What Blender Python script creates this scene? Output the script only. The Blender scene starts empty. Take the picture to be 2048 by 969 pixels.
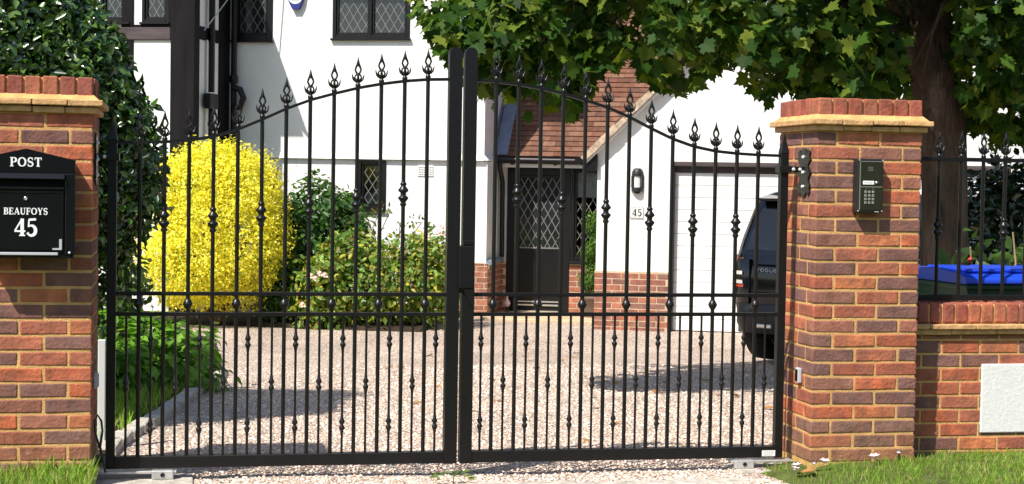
import bpy, math, random
import numpy as np
from mathutils import Vector, Matrix, noise as mnoise

random.seed(7); rng = np.random.default_rng(7)
scene = bpy.context.scene
COL = scene.collection
R_ = math.radians

# ------------------------------------------------------------------ camera
F, PIT, ROLL, YAW, CH, CD = 3291., .03656, .016555, .19753, 1.5, 8.25
sy, cy, sp, cp = math.sin(YAW), math.cos(YAW), math.sin(PIT), math.cos(PIT)
W = Vector((sy*cp, cy*cp, -sp)); RT = Vector((cy, -sy, 0)); UP = RT.cross(W)
c_, s_ = math.cos(ROLL), math.sin(ROLL)
CR = RT*c_ + UP*s_; CU = UP*c_ - RT*s_
CAM = Vector((0, -CD, CH))
cam = bpy.data.objects.new('camera', bpy.data.cameras.new('camera'))
COL.objects.link(cam)
cam.matrix_world = Matrix(((CR.x, CU.x, -W.x, CAM.x), (CR.y, CU.y, -W.y, CAM.y), (CR.z, CU.z, -W.z, CAM.z), (0, 0, 0, 1)))
cam.data.sensor_width = 36; cam.data.lens = F/2048*36
cam.data.clip_start = .1; cam.data.clip_end = 2000
scene.camera = cam

# ------------------------------------------------------------------ light
LD = Vector((1.19, 1, -1.92)).normalized()
sun = bpy.data.objects.new('sun', bpy.data.lights.new('sun', 'SUN'))
COL.objects.link(sun)
sun.data.energy = 4.6; sun.data.angle = R_(.53); sun.data.color = (1, .945, .86)
sun.rotation_euler = LD.to_track_quat('-Z', 'Y').to_euler()
wd = bpy.data.worlds.new('World'); scene.world = wd; wd.use_nodes = True
nt = wd.node_tree
sky = nt.nodes.new('ShaderNodeTexSky'); sky.sky_type = 'NISHITA'; sky.sun_disc = False
sky.sun_elevation = math.asin(-LD.z)
sky.sun_rotation = math.atan2(-LD.x, -LD.y)
sky.air_density = 1.0; sky.dust_density = 1.2; sky.ozone_density = 1.0
bg = nt.nodes['Background']; bg.inputs[1].default_value = .115
nt.links.new(sky.outputs[0], bg.inputs[0])
vs = scene.view_settings
vs.view_transform = 'Standard'; vs.look = 'None'; vs.gamma = 1; vs.exposure = .58; vs.use_curve_mapping = False
scene.cycles.max_bounces = 8; scene.cycles.transparent_max_bounces = 8
scene.cycles.use_denoising = True

# ------------------------------------------------------------------ materials
def mat(name, base=(.5, .5, .5), rough=.6, metal=0., spec=.5, var=.15, scale=6., bump=0., bscale=40., attr=False, coat=0., trans=0., sheen=0, stain=None, detail=6, stretch=None, bdist=.01, blend=None):
    m = bpy.data.materials.new(name); m.use_nodes = True
    t = m.node_tree; N = t.nodes; L = t.links
    b = N['Principled BSDF']
    b.inputs['Roughness'].default_value = rough; b.inputs['Metallic'].default_value = metal
    b.inputs['Specular IOR Level'].default_value = spec
    if coat: b.inputs['Coat Weight'].default_value = coat; b.inputs['Coat Roughness'].default_value = .05
    tc = N.new('ShaderNodeTexCoord'); vec = tc.outputs['Object']
    if stretch:
        mp = N.new('ShaderNodeMapping'); mp.inputs['Scale'].default_value = stretch
        L.new(vec, mp.inputs[0]); vec = mp.outputs[0]
    if attr:
        a = N.new('ShaderNodeAttribute'); a.attribute_name = 'col'; src = a.outputs['Color']
    else:
        rgb = N.new('ShaderNodeRGB'); rgb.outputs[0].default_value = (*base, 1); src = rgb.outputs[0]
    if var:
        n = N.new('ShaderNodeTexNoise'); n.inputs['Scale'].default_value = scale; n.inputs['Detail'].default_value = detail
        L.new(vec, n.inputs['Vector'])
        mr = N.new('ShaderNodeMapRange'); mr.inputs[1].default_value = .28; mr.inputs[2].default_value = .72
        mr.inputs[3].default_value = 1-var; mr.inputs[4].default_value = 1+var
        L.new(n.outputs[0], mr.inputs[0])
        mx = N.new('ShaderNodeMix'); mx.data_type = 'RGBA'; mx.blend_type = 'MULTIPLY'; mx.inputs[0].default_value = 1
        L.new(src, mx.inputs[6]); L.new(mr.outputs[0], mx.inputs[7]); src = mx.outputs[2]
    if blend:
        n4 = N.new('ShaderNodeTexNoise'); n4.inputs['Scale'].default_value = blend[1]; n4.inputs['Detail'].default_value = 3
        L.new(vec, n4.inputs['Vector'])
        r4 = N.new('ShaderNodeMapRange'); r4.inputs[1].default_value = .38; r4.inputs[2].default_value = .66; r4.inputs[4].default_value = blend[2]; L.new(n4.outputs[0], r4.inputs[0])
        m4 = N.new('ShaderNodeMix'); m4.data_type = 'RGBA'; L.new(r4.outputs[0], m4.inputs[0]); L.new(src, m4.inputs[6]); m4.inputs[7].default_value = (*blend[0], 1); src = m4.outputs[2]
    if stain:
        n2 = N.new('ShaderNodeTexNoise'); n2.inputs['Scale'].default_value = stain[1]; n2.inputs['Detail'].default_value = 8; n2.inputs['Roughness'].default_value = .65
        L.new(vec, n2.inputs['Vector'])
        r2 = N.new('ShaderNodeMapRange'); r2.inputs[1].default_value = stain[2]; r2.inputs[2].default_value = stain[2]+.12
        L.new(n2.outputs[0], r2.inputs[0])
        ms = N.new('ShaderNodeMath'); ms.operation = 'MULTIPLY'; ms.inputs[1].default_value = stain[3]; L.new(r2.outputs[0], ms.inputs[0])
        m2 = N.new('ShaderNodeMix'); m2.data_type = 'RGBA'
        L.new(ms.outputs[0], m2.inputs[0]); L.new(src, m2.inputs[6]); m2.inputs[7].default_value = (*stain[0], 1); src = m2.outputs[2]
    L.new(src, b.inputs['Base Color'])
    if bump:
        n3 = N.new('ShaderNodeTexNoise'); n3.inputs['Scale'].default_value = bscale; n3.inputs['Detail'].default_value = 5
        L.new(vec, n3.inputs['Vector'])
        bp = N.new('ShaderNodeBump'); bp.inputs['Strength'].default_value = bump; bp.inputs['Distance'].default_value = bdist
        L.new(n3.outputs[0], bp.inputs['Height']); L.new(bp.outputs[0], b.inputs['Normal'])
    if trans:
        tr = N.new('ShaderNodeBsdfTranslucent'); ad = N.new('ShaderNodeMixShader'); ad.inputs[0].default_value = trans
        hs = N.new('ShaderNodeMix'); hs.data_type = 'RGBA'; hs.blend_type = 'MULTIPLY'; hs.inputs[0].default_value = 1
        L.new(src, hs.inputs[6]); hs.inputs[7].default_value = (1.5, 1.7, .5, 1)
        L.new(hs.outputs[2], tr.inputs[0])
        L.new(b.outputs[0], ad.inputs[1]); L.new(tr.outputs[0], ad.inputs[2])
        L.new(ad.outputs[0], N['Material Output'].inputs[0])
    return m

M = {}
M['brick'] = mat('brick', attr=True, rough=.85, spec=.25, var=.34, scale=16, bump=.55, bscale=55, stain=((.46, .40, .36), 9, .64, .45), blend=((.24, .10, .068), 13, .62))
M['mortar'] = mat('mortar', (.60, .36, .14), .92, spec=.15, var=.2, scale=14, bump=.5, bscale=120)
M['mortar_pale'] = mat('mortar_pale', (.52, .40, .27), .92, spec=.15, var=.2, scale=14, bump=.3, bscale=90)
M['tile'] = mat('creasing_tile', (.56, .33, .15), .85, spec=.25, var=.3, scale=18, bump=.5, bscale=60, stain=((.30, .17, .09), 12, .6, .6))
M['black'] = mat('black_powder_coat', (.007, .0065, .007), .42, spec=.34, var=.2, scale=30, bump=.05, bscale=200)
M['iron'] = mat('black_ironwork', (.008, .007, .007), .34, spec=.42, var=.2, scale=40)
M['postbox'] = mat('black_gloss_steel', (.004, .0045, .006), .26, spec=.4, var=.15, scale=10)
M['dark'] = mat('dark_recess', (.006, .006, .007), .8, spec=.1, var=0)
M['whitepaint'] = mat('white_lettering', (.85, .85, .85), .5, var=.03)
M['steel'] = mat('galvanised_steel', (.58, .58, .56), .42, metal=.6, var=.2, scale=25)
M['bolt'] = mat('bright_bolt', (.82, .82, .8), .35, metal=.3, var=.05)
M['silver'] = mat('silver_metal', (.7, .7, .7), .25, metal=.9, var=.05)
M['concrete'] = mat('pale_concrete', (.47, .43, .37), .92, spec=.2, var=.35, scale=14, bump=.8, bscale=60, stain=((.3, .26, .2), 5, .56, .5))
M['render'] = mat('white_render', (.80, .795, .77), .9, spec=.2, var=.05, scale=2.5, bump=.35, bscale=38, stain=((.60, .58, .53), 1.1, .60, .35))
M['roughcast'] = mat('white_roughcast', (.72, .72, .70), .93, spec=.15, var=.07, scale=40, bump=.22, bscale=60, stain=((.50, .48, .42), 5, .60, .35))
M['timber'] = mat('black_timber', (.009, .008, .009), .75, spec=.15, var=.5, scale=9, bump=.5, bscale=24, stretch=(1, 1, .15))
M['timberold'] = mat('weathered_timber', (.075, .058, .060), .75, spec=.3, var=.4, scale=9, bump=.5, bscale=24, stretch=(.15, 1, 1))
M['blackpaint'] = mat('black_gloss_paint', (.006, .0055, .006), .36, spec=.36, var=.2, scale=8)
M['pvc'] = mat('white_painted_door', (.80, .80, .785), .45, var=.03, scale=3)
M['lead'] = mat('lead_strip', (.22, .21, .19), .5, metal=.3, var=.1)
M['flash'] = mat('lead_flashing', (.20, .25, .33), .55, metal=.2, var=.2, scale=5)
M['rooftile'] = mat('clay_tile', attr=True, rough=.85, spec=.25, var=.22, scale=14, bump=.3, bscale=50)
M['verge'] = mat('verge_mortar', (.44, .34, .25), .9, spec=.2, var=.35, scale=14, bump=.6, bscale=40)
M['bark'] = mat('tree_bark', (.115, .082, .060), .92, spec=.15, var=.55, scale=7, bump=1., bscale=20, bdist=.10, stretch=(1, 1, .28), stain=((.34, .27, .21), 4, .57, .65))
M['twig'] = mat('twig', (.14, .09, .05), .85, spec=.2, var=.3)
M['paletwig'] = mat('pale_twig', (.36, .25, .15), .8, spec=.2, var=.3)
M['maple'] = mat('maple_leaf', attr=True, rough=.55, spec=.14, var=.2, scale=9, trans=.34)
M['gloss'] = mat('glossy_leaf', attr=True, rough=.24, spec=1.0, var=.15, scale=12, trans=.14)
M['leaf'] = mat('leaf', attr=True, rough=.45, spec=.35, var=.15, scale=12, trans=.36)
M['blade'] = mat('grass_blade', attr=True, rough=.55, spec=.25, var=.15, scale=8, trans=.35)
M['soil'] = mat('soil', (.035, .025, .018), .95, spec=.1, var=.4, scale=12, bump=.6, bscale=30)
M['turf'] = mat('turf', (.085, .105, .03), .95, spec=.1, var=.4, scale=12, bump=.6, bscale=60)
M['paving'] = mat('sandstone_paving', (.50, .385, .25), .9, spec=.2, var=.2, scale=4, bump=.2)
M['carpaint'] = mat('car_paint', (.003, .004, .008), .14, spec=.45, var=0, coat=.25)
M['carplastic'] = mat('car_trim', (.012, .012, .013), .5, var=.1)
M['rubber'] = mat('rubber', (.012, .012, .012), .8, spec=.25, var=.2, bump=.2)
M['alloy'] = mat('alloy', (.4, .4, .41), .3, metal=.9, var=.05)
M['redlens'] = mat('red_lens', (.34, .012, .014), .15, spec=.6, var=.1, coat=.6)
M['clearlens'] = mat('clear_lens', (.6, .56, .55), .15, spec=.6, var=.05)
M['blueplastic'] = mat('blue_plastic', (.012, .06, .58), .38, spec=.5, var=.1, scale=5)
M['greenplastic'] = mat('green_plastic', (.014, .065, .030), .42, spec=.5, var=.15, scale=5)
M['blueplate'] = mat('blue_enamel', (.02, .03, .22), .35, var=.05)
M['bronze'] = mat('olive_faceplate', (.030, .032, .018), .3, metal=.3, var=.1)
M['key'] = mat('steel_key', (.42, .40, .34), .35, metal=.6, var=.1)
M['lampglass'] = mat('opal_glass', (.72, .72, .70), .25, var=.03)
M['pot'] = mat('brown_pot', (.13, .085, .06), .7, var=.25)
M['candle'] = mat('white_ceramic', (.75, .74, .70), .4, var=.03)
M['pink'] = mat('pink_petal', (.80, .55, .48), .6, var=.2, trans=.0)
M['petal'] = mat('pale_petal', (.80, .60, .66), .6, var=.1)
M['red'] = mat('red_berry', (.60, .03, .02), .4, var=.1)
M['dryleaf'] = mat('dry_leaf', (.34, .17, .055), .75, spec=.2, var=.4, scale=20)
M['cable'] = mat('black_cable', (.03, .03, .03), .5, var=0)
M['greypvc'] = mat('pale_plastic', (.62, .63, .60), .5, var=.06)
M['sensor'] = mat('grey_plastic', (.45, .47, .50), .4, var=.05)
# glass: opaque dark reflecting pane
M['glass'] = mat('window_glass', (.018, .022, .026), .04, spec=.7, var=.4, scale=1.5)
def clearglass():
    m = bpy.data.materials.new('clear_glass'); m.use_nodes = True
    N = m.node_tree.nodes; L = m.node_tree.links
    N.remove(N['Principled BSDF'])
    tr = N.new('ShaderNodeBsdfTransparent'); tr.inputs[0].default_value = (.75, .78, .78, 1)
    gl = N.new('ShaderNodeBsdfGlossy'); gl.inputs['Roughness'].default_value = .02
    fr = N.new('ShaderNodeFresnel'); fr.inputs[0].default_value = 1.5
    mx = N.new('ShaderNodeMixShader')
    L.new(fr.outputs[0], mx.inputs[0]); L.new(tr.outputs[0], mx.inputs[1]); L.new(gl.outputs[0], mx.inputs[2])
    L.new(mx.outputs[0], N['Material Output'].inputs[0])
    return m
M['clear'] = clearglass()
def gravelmat():
    m = bpy.data.materials.new('gravel_bed'); m.use_nodes = True
    t = m.node_tree; N = t.nodes; L = t.links; b = N['Principled BSDF']
    b.inputs['Roughness'].default_value = .9; b.inputs['Specular IOR Level'].default_value = .2
    tc = N.new('ShaderNodeTexCoord')
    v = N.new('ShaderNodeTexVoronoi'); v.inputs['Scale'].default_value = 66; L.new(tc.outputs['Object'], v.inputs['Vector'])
    sep = N.new('ShaderNodeSeparateColor'); L.new(v.outputs['Color'], sep.inputs[0])
    cr = N.new('ShaderNodeValToRGB'); e = cr.color_ramp; e.interpolation = 'CONSTANT'
    cols = [(0, (.74, .55, .43)), (.18, (.78, .65, .52)), (.36, (.54, .40, .32)), (.5, (.82, .73, .61)), (.68, (.68, .50, .40)), (.82, (.42, .32, .26)), (.9, (.86, .80, .71))]
    e.elements[0].position = 0; e.elements[0].color = (*cols[0][1], 1); e.elements[1].position = .18; e.elements[1].color = (*cols[1][1], 1)
    for p, c in cols[2:]:
        q = e.elements.new(p); q.color = (*c, 1)
    L.new(sep.outputs[0], cr.inputs[0])
    n = N.new('ShaderNodeTexNoise'); n.inputs['Scale'].default_value = 1.3; n.inputs['Detail'].default_value = 6; L.new(tc.outputs['Object'], n.inputs['Vector'])
    mr = N.new('ShaderNodeMapRange'); mr.inputs[1].default_value = .3; mr.inputs[2].default_value = .7; mr.inputs[3].default_value = .76; mr.inputs[4].default_value = 1.05
    L.new(n.outputs[0], mr.inputs[0])
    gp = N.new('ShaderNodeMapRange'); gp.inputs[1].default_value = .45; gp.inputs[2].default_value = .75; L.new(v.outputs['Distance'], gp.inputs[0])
    dm = N.new('ShaderNodeMix'); dm.data_type = 'RGBA'; L.new(gp.outputs[0], dm.inputs[0]); L.new(cr.outputs[0], dm.inputs[6]); dm.inputs[7].default_value = (.16, .11, .085, 1)  # shaded gaps between stones, painted in as dark brown
    mx = N.new('ShaderNodeMix'); mx.data_type = 'RGBA'; mx.blend_type = 'MULTIPLY'; mx.inputs[0].default_value = 1
    L.new(dm.outputs[2], mx.inputs[6]); L.new(mr.outputs[0], mx.inputs[7]); L.new(mx.outputs[2], b.inputs['Base Color'])
    iv = N.new('ShaderNodeMath'); iv.operation = 'SUBTRACT'; iv.inputs[0].default_value = 1; L.new(v.outputs['Distance'], iv.inputs[1])
    bp = N.new('ShaderNodeBump'); bp.inputs['Strength'].default_value = 1; bp.inputs['Distance'].default_value = .012
    L.new(iv.outputs[0], bp.inputs['Height']); L.new(bp.outputs[0], b.inputs['Normal'])
    return m
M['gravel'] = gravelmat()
M['pebble'] = mat('pebble', attr=True, rough=.85, spec=.25, var=.15, scale=60)

# ------------------------------------------------------------------ mesh builder
class MB:
    def __init__(s): s.v = []; s.f = []; s.m = []; s.c = []; s.sm = []
    def add(s, verts, faces, mi=0, col=(1, 1, 1), smooth=False):
        o = len(s.v); s.v += [tuple(p) for p in verts]
        for f in faces:
            s.f.append(tuple(i+o for i in f)); s.m.append(mi); s.c.append(col); s.sm.append(smooth)
        return s
    def box(s, x0, x1, y0, y1, z0, z1, mi=0, col=(1, 1, 1), jit=0.):
        v = [(x, y, z) for z in (z0, z1) for y in (y0, y1) for x in (x0, x1)]
        if jit: v = [tuple(q+random.uniform(-jit, jit) for q in p) for p in v]
        return s.add(v, [(0, 2, 3, 1), (4, 5, 7, 6), (0, 1, 5, 4), (2, 6, 7, 3), (0, 4, 6, 2), (1, 3, 7, 5)], mi, col)
    def prism(s, poly, d0, d1, axes='xz', mi=0, col=(1, 1, 1), smooth=False):
        # polygon in two axes, extruded along the third from d0 to d1
        def P(p, d):
            if axes == 'xz': return (p[0], d, p[1])
            if axes == 'yz': return (d, p[0], p[1])
            return (p[0], p[1], d)
        n = len(poly)
        v = [P(p, d0) for p in poly]+[P(p, d1) for p in poly]
        s.add(v, [tuple(range(n)), tuple(range(2*n-1, n-1, -1))], mi, col)
        s.add(v, [(i, (i+1) % n, (i+1) % n+n, i+n) for i in range(n)], mi, col, smooth)
        return s
    def tube(s, pts, rad, n=8, mi=0, col=(1, 1, 1), closed=False, smooth=True, flat=1.):
        pts = [Vector(p) for p in pts]; k = len(pts)
        if not hasattr(rad, '__len__'): rad = [rad]*k
        v = []; ref = None
        for i, p in enumerate(pts):
            a = pts[(i-1) % k] if (closed or i > 0) else p
            b = pts[(i+1) % k] if (closed or i < k-1) else p
            t = (b-a).normalized() if (b-a).length > 1e-9 else Vector((0, 0, 1))
            if ref is None:
                ref = Vector((0, 1, 0)) if abs(t.y) < .9 else Vector((1, 0, 0))
            u = (ref-t*ref.dot(t)).normalized(); w = t.cross(u); ref = u
            for j in range(n):
                an = 2*math.pi*j/n
                v.append(p+(u*math.cos(an)*flat+w*math.sin(an))*rad[i])
        f = []
        for i in range(k if closed else k-1):
            i2 = (i+1) % k
            for j in range(n): f.append((i*n+j, i*n+(j+1) % n, i2*n+(j+1) % n, i2*n+j))
        s.add(v, f, mi, col, smooth)
        if not closed: s.add(v, [tuple(range(n-1, -1, -1)), tuple(range((k-1)*n, k*n))], mi, col)
        return s
    def lathe(s, prof, cx=0, cy_=0, z0=0, n=16, mi=0, col=(1, 1, 1), smooth=True):
        v = []
        for r, z in prof:
            for j in range(n):
                a = 2*math.pi*j/n; v.append((cx+r*math.cos(a), cy_+r*math.sin(a), z0+z))
        f = []
        for i in range(len(prof)-1):
            for j in range(n): f.append((i*n+j, i*n+(j+1) % n, (i+1)*n+(j+1) % n, (i+1)*n+j))
        k = len(prof)
        s.add(v, f, mi, col, smooth)
        s.add(v, [tuple(range(n-1, -1, -1)), tuple(range((k-1)*n, k*n))], mi, col)
        return s
    def ribbon(s, pts, wd, d0, d1, org, ux, uz, mi=0):
        # flat stroke with varying width on the plane org + x*ux + z*uz, thickness along the normal
        k = len(pts)
        if not hasattr(wd, '__len__'): wd = [wd]*k
        nrm = Vector(ux).cross(Vector(uz)); ux = Vector(ux); uz = Vector(uz); org = Vector(org)
        L_, R2 = [], []
        for i in range(k):
            a = pts[max(i-1, 0)]; b = pts[min(i+1, k-1)]
            dx, dz = b[0]-a[0], b[1]-a[1]; l = math.hypot(dx, dz) or 1
            nx, nz = -dz/l*wd[i]/2, dx/l*wd[i]/2
            L_.append((pts[i][0]+nx, pts[i][1]+nz)); R2.append((pts[i][0]-nx, pts[i][1]-nz))
        v = []
        for d in (d0, d1):
            for q in L_+R2: v.append(org+ux*q[0]+uz*q[1]+nrm*d)
        f = []
        for i in range(k-1):
            f += [(i, i+1, k+i+1, k+i), (2*k+i, 3*k+i, 3*k+i+1, 2*k+i+1), (i, 2*k+i, 2*k+i+1, i+1), (k+i, k+i+1, 3*k+i+1, 3*k+i)]
        f += [(0, k, 3*k, 2*k), (k-1, 3*k-1, 4*k-1, 2*k-1)]
        s.add(v, f, mi)
    def mesh(s, name, mats):
        me = bpy.data.meshes.new(name)
        me.from_pydata(s.v, [], s.f)
        for m in (mats if isinstance(mats, (list, tuple)) else [mats]): me.materials.append(m)
        me.polygons.foreach_set('material_index', s.m)
        me.polygons.foreach_set('use_smooth', s.sm)
        a = me.attributes.new('col', 'FLOAT_COLOR', 'FACE')
        a.data.foreach_set('color', [q for c in s.c for q in (*c, 1)])
        me.validate(); me.update()
        return me

WM = {}
def link(o, parent, frame=None):
    COL.objects.link(o)
    fr = frame or Matrix.Identity(4)
    if parent is not None:
        o.parent = parent
        o.matrix_parent_inverse = WM[parent.name].inverted() @ fr
        WM[o.name] = fr.copy()
    else:
        o.matrix_basis = fr; WM[o.name] = fr.copy()
    return o
def obj(name, mb, mats, parent=None, frame=None, bevel=0., seg=1, label=None):
    me = mb.mesh(name, mats) if isinstance(mb, MB) else mb
    o = bpy.data.objects.new(name, me)
    link(o, parent, frame)
    if bevel:
        b = o.modifiers.new('bevel', 'BEVEL'); b.width = bevel; b.segments = seg; b.limit_method = 'ANGLE'; b.angle_limit = R_(40)
    if label: o['label'] = label
    return o
def tag(o, label, cat=None, group=None, kind=None):
    if label: o['label'] = label
    if cat: o['category'] = cat
    if group: o['group'] = group
    if kind: o['kind'] = kind
    return o
def thing(name, loc, label, cat, group=None, frame=None, rotz=0):
    o = bpy.data.objects.new(name, None); COL.objects.link(o)
    o.empty_display_size = .2
    m = (frame or Matrix.Identity(4)) @ Matrix.Translation(loc) @ Matrix.Rotation(rotz, 4, 'Z')
    o.matrix_basis = m; WM[o.name] = m.copy()
    return tag(o, label, cat, group)
def T(x, y, z): return Matrix.Translation((x, y, z))
HF = Matrix.Rotation(R_(-21.3), 4, 'Z')          # the house's frame: x along its front, y into depth
TA = HF.to_3x3() @ Vector((1, 0, 0)); NA = HF.to_3x3() @ Vector((0, 1, 0))

# ------------------------------------------------------------------ lettering (serif strokes)
def arc(cx, cz, rx, rz, a0, a1, n=14):
    return [(cx+rx*math.cos(R_(a0+(a1-a0)*i/n)), cz+rz*math.sin(R_(a0+(a1-a0)*i/n))) for i in range(n+1)]
TK, TN, SR = .19, .085, .075
def aw(n, f): return [f(i/n) for i in range(n+1)]
def vser(x, w=.34): return [([(x-w/2, .035), (x+w/2, .035)], SR), ([(x-w/2, .965), (x+w/2, .965)], SR)]
def vs_(x, tk=TK): return [([(x, 0), (x, 1)], tk)]
def bow(n=14): return [TN+(TK-TN)*math.sin(math.pi*i/n) for i in range(n+1)]
def oval(): return [TN+(TK-TN)*abs(math.cos(2*math.pi*i/28)) for i in range(29)]
G = {
 'P': (.66, vs_(.17)+vser(.17)+[([(.17, .96), (.36, .96)], TN), (arc(.36, .72, .22, .235, 90, -90), bow()), ([(.36, .485), (.2, .485)], TN)]),
 'O': (.86, [(arc(.43, .5, .33, .46, 0, 360, 28), oval())]),
 'S': (.62, [(arc(.31, .735, .21, .225, 25, 270), [TN+(.1)*(i/14) for i in range(15)]), (arc(.31, .265, .225, .23, 90, -155), [TN+.1*(1-i/14) for i in range(15)]), ([(.5, .98), (.5, .7)], SR), ([(.1, .3), (.1, .02)], SR)]),
 'T': (.74, vs_(.37)+[([(.2, .035), (.54, .035)], SR), ([(.04, .955), (.7, .955)], .09), ([(.07, 1), (.07, .72)], SR), ([(.67, 1), (.67, .72)], SR)]),
 'B': (.68, vs_(.17)+vser(.17)+[([(.17, .96), (.34, .96)], TN), (arc(.34, .74, .19, .22, 90, -90), bow()), ([(.2, .52), (.36, .52)], TN), (arc(.36, .275, .22, .235, 90, -90), bow()), ([(.36, .04), (.2, .04)], TN)]),
 'E': (.66, vs_(.17)+vser(.17)+[([(.17, .955), (.58, .955)], .09), ([(.17, .51), (.46, .51)], .08), ([(.17, .045), (.6, .045)], .09), ([(.565, 1), (.565, .74)], SR), ([(.59, 0), (.59, .27)], SR), ([(.45, .62), (.45, .4)], SR)]),
 'A': (.80, [([(.1, 0), (.39, 1)], TN), ([(.68, 0), (.39, 1)], TK), ([(.2, .3), (.6, .3)], TN), ([(0, .035), (.24, .035)], SR), ([(.52, .035), (.8, .035)], SR)]),
 'U': (.80, [([(.17, 1), (.17, .32)], TK), (arc(.4, .32, .23, .28, 180, 360), [TK-(TK-TN)*(i/14) for i in range(15)]), ([(.63, .32), (.63, 1)], TN), ([(.02, .965), (.32, .965)], SR), ([(.5, .965), (.78, .965)], SR)]),
 'F': (.62, vs_(.17)+vser(.17)+[([(.17, .955), (.57, .955)], .09), ([(.17, .5), (.46, .5)], .08), ([(.555, 1), (.555, .74)], SR), ([(.45, .62), (.45, .38)], SR)]),
 'Y': (.76, [([(.1, 1), (.38, .45)], TK), ([(.66, 1), (.38, .45)], TN), ([(.38, .5), (.38, 0)], TK), ([(.22, .035), (.54, .035)], SR), ([(0, .965), (.26, .965)], SR), ([(.52, .965), (.76, .965)], SR)]),
 '4': (.62, [([(.43, 1), (.04, .3)], TN), ([(.02, .28), (.6, .28)], .10), ([(.43, 1), (.43, 0)], TK), ([(.27, .035), (.59, .035)], SR)]),
 '5': (.56, [([(.12, .94), (.5, .97)], .13), ([(.13, .97), (.1, .52)], TN), (arc(.25, .32, .23, .29, 125, -150), [TN+(TK-TN)*math.sin(math.pi*i/14) for i in range(15)]), ([(.03, .19), (.09, .13)], .13)]),
}
def lettering(mb, text, x, z, h, y, ux=(1, 0, 0), uz=(0, 0, 1), th=.002, sp=.06, width=None, mi=0, centre=None):
    tot = sum(G[c][0]+sp for c in text)-sp
    sx = (width/tot) if width else h
    if centre is not None: x = centre-tot*sx/2
    off = 0
    for c in text:
        for pts, w in G[c][1]:
            off = (off+.00013) % .0009
            k = (sx+h)/2
            ww = [q*k for q in w] if hasattr(w, '__len__') else w*k
            mb.ribbon([(px*sx, pz*h) for px, pz in pts], ww, 0, th+off, (x, y, z), ux, uz, mi)
        x += (G[c][0]+sp)*sx

# ------------------------------------------------------------------ bricks
PAL = [(.47, .125, .055), (.175, .092, .080), (.38, .11, .062), (.25, .115, .082), (.50, .165, .070), (.20, .102, .086), (.42, .135, .075), (.30, .12, .080), (.18, .095, .084), (.35, .11, .065), (.43, .115, .055)]
PALH = [(.36, .13, .08), (.27, .11, .08), (.40, .16, .10), (.22, .12, .095), (.31, .15, .11)]
PALR = [(.40, .115, .065), (.35, .095, .06), (.43, .14, .075), (.30, .085, .06)]
def jc(c, a=.12):
    k = 1+random.uniform(-a, a); return tuple(q*k for q in c)
def pier_bricks(mb, x0, x1, y0, y1, z0, courses, g=.075):
    W_ = x1-x0; D_ = y1-y0; t = .1025; bh = .0638
    mb.box(x0+.004, x1-.004, y0+.004, y1-.004, z0-.15, z0+courses*g-.002, 1)
    jo = .0110
    L1 = (W_-t-3*jo+jo)/2; L2 = (D_-t-2*jo)/2
    dirt = lambda k, c: c if k > 2 else tuple(q*(.35+.2*k)+w*(.65-.2*k) for q, w in zip(c, (.21, .135, .075)))
    for k in range(courses):
        za = z0+k*g; zb = za+bh; ev = k % 2
        def rng_(a0, L, n=2):
            return [(a0+i*(L+jo), a0+i*(L+jo)+L) for i in range(n)]
        LX = (W_-t-2*jo)/2; LY = (D_-t-2*jo)/2
        if ev:
            fr = rng_(x0, LX); bk = rng_(x0+t+jo, LX); lf = rng_(y0+t+jo, LY); rt = rng_(y0, LY)
        else:
            fr = rng_(x0+t+jo, LX); bk = rng_(x0, LX); lf = rng_(y0, LY); rt = rng_(y0+t+jo, LY)
        for a, b in fr: mb.box(a, b, y0, y0+t, za, zb, 0, dirt(k, jc(random.choice(PAL))), .002)
        for a, b in bk: mb.box(a, b, y1-t, y1, za, zb, 0, dirt(k, jc(random.choice(PAL))), .002)
        for a, b in lf: mb.box(x0, x0+t, a, b, za, zb, 0, dirt(k, jc(random.choice(PAL))), .002)
        for a, b in rt: mb.box(x1-t, x1, a, b, za, zb, 0, dirt(k, jc(random.choice(PAL))), .002)
def brick_panel(mb, u0, u1, z0, z1, d, out=.004, g=.075, axis='x', sgn=-1, pal=PAL, start=0, mi=0, jo=.0105):
    # stretcher-bond brick faces on a plane: axis x (faces -y) or axis y (faces sgn x)
    k = 0; z = z0
    while z < z1-.02:
        zb = min(z+.0645, z1-.003)
        u = u0-(0.1125 if (k+start) % 2 else 0)
        while u < u1-.02:
            a = max(u, u0); b = min(u+.2145, u1)
            if b-a > .03:
                c = jc(random.choice(pal))
                if axis == 'x': mb.box(a, b, d-out, d+.03, z, zb, mi, c, .001)
                else: mb.box(d-.03 if sgn > 0 else d-out, d+out if sgn > 0 else d+.03, a, b, z, zb, mi, c, .001)
            u += .225
        z += g; k += 1
def soldiers(mb, u0, u1, d0, d1, z0, z1, axis='x', n=None, pal=PALR):
    L = u1-u0; n = n or max(1, round(L/.075)); w = L/n
    for i in range(n):
        a = u0+i*w+.005; b = u0+(i+1)*w-.005
        c = jc(random.choice(pal))
        if axis == 'x': mb.box(a, b, d0, d1, z0, z1, 0, c, .0018)
        else: mb.box(d0, d1, a, b, z0, z1, 0, c, .0018)
BM = [M['brick'], M['mortar'], M['tile'], M['render'], M['mortar_pale']]

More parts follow.
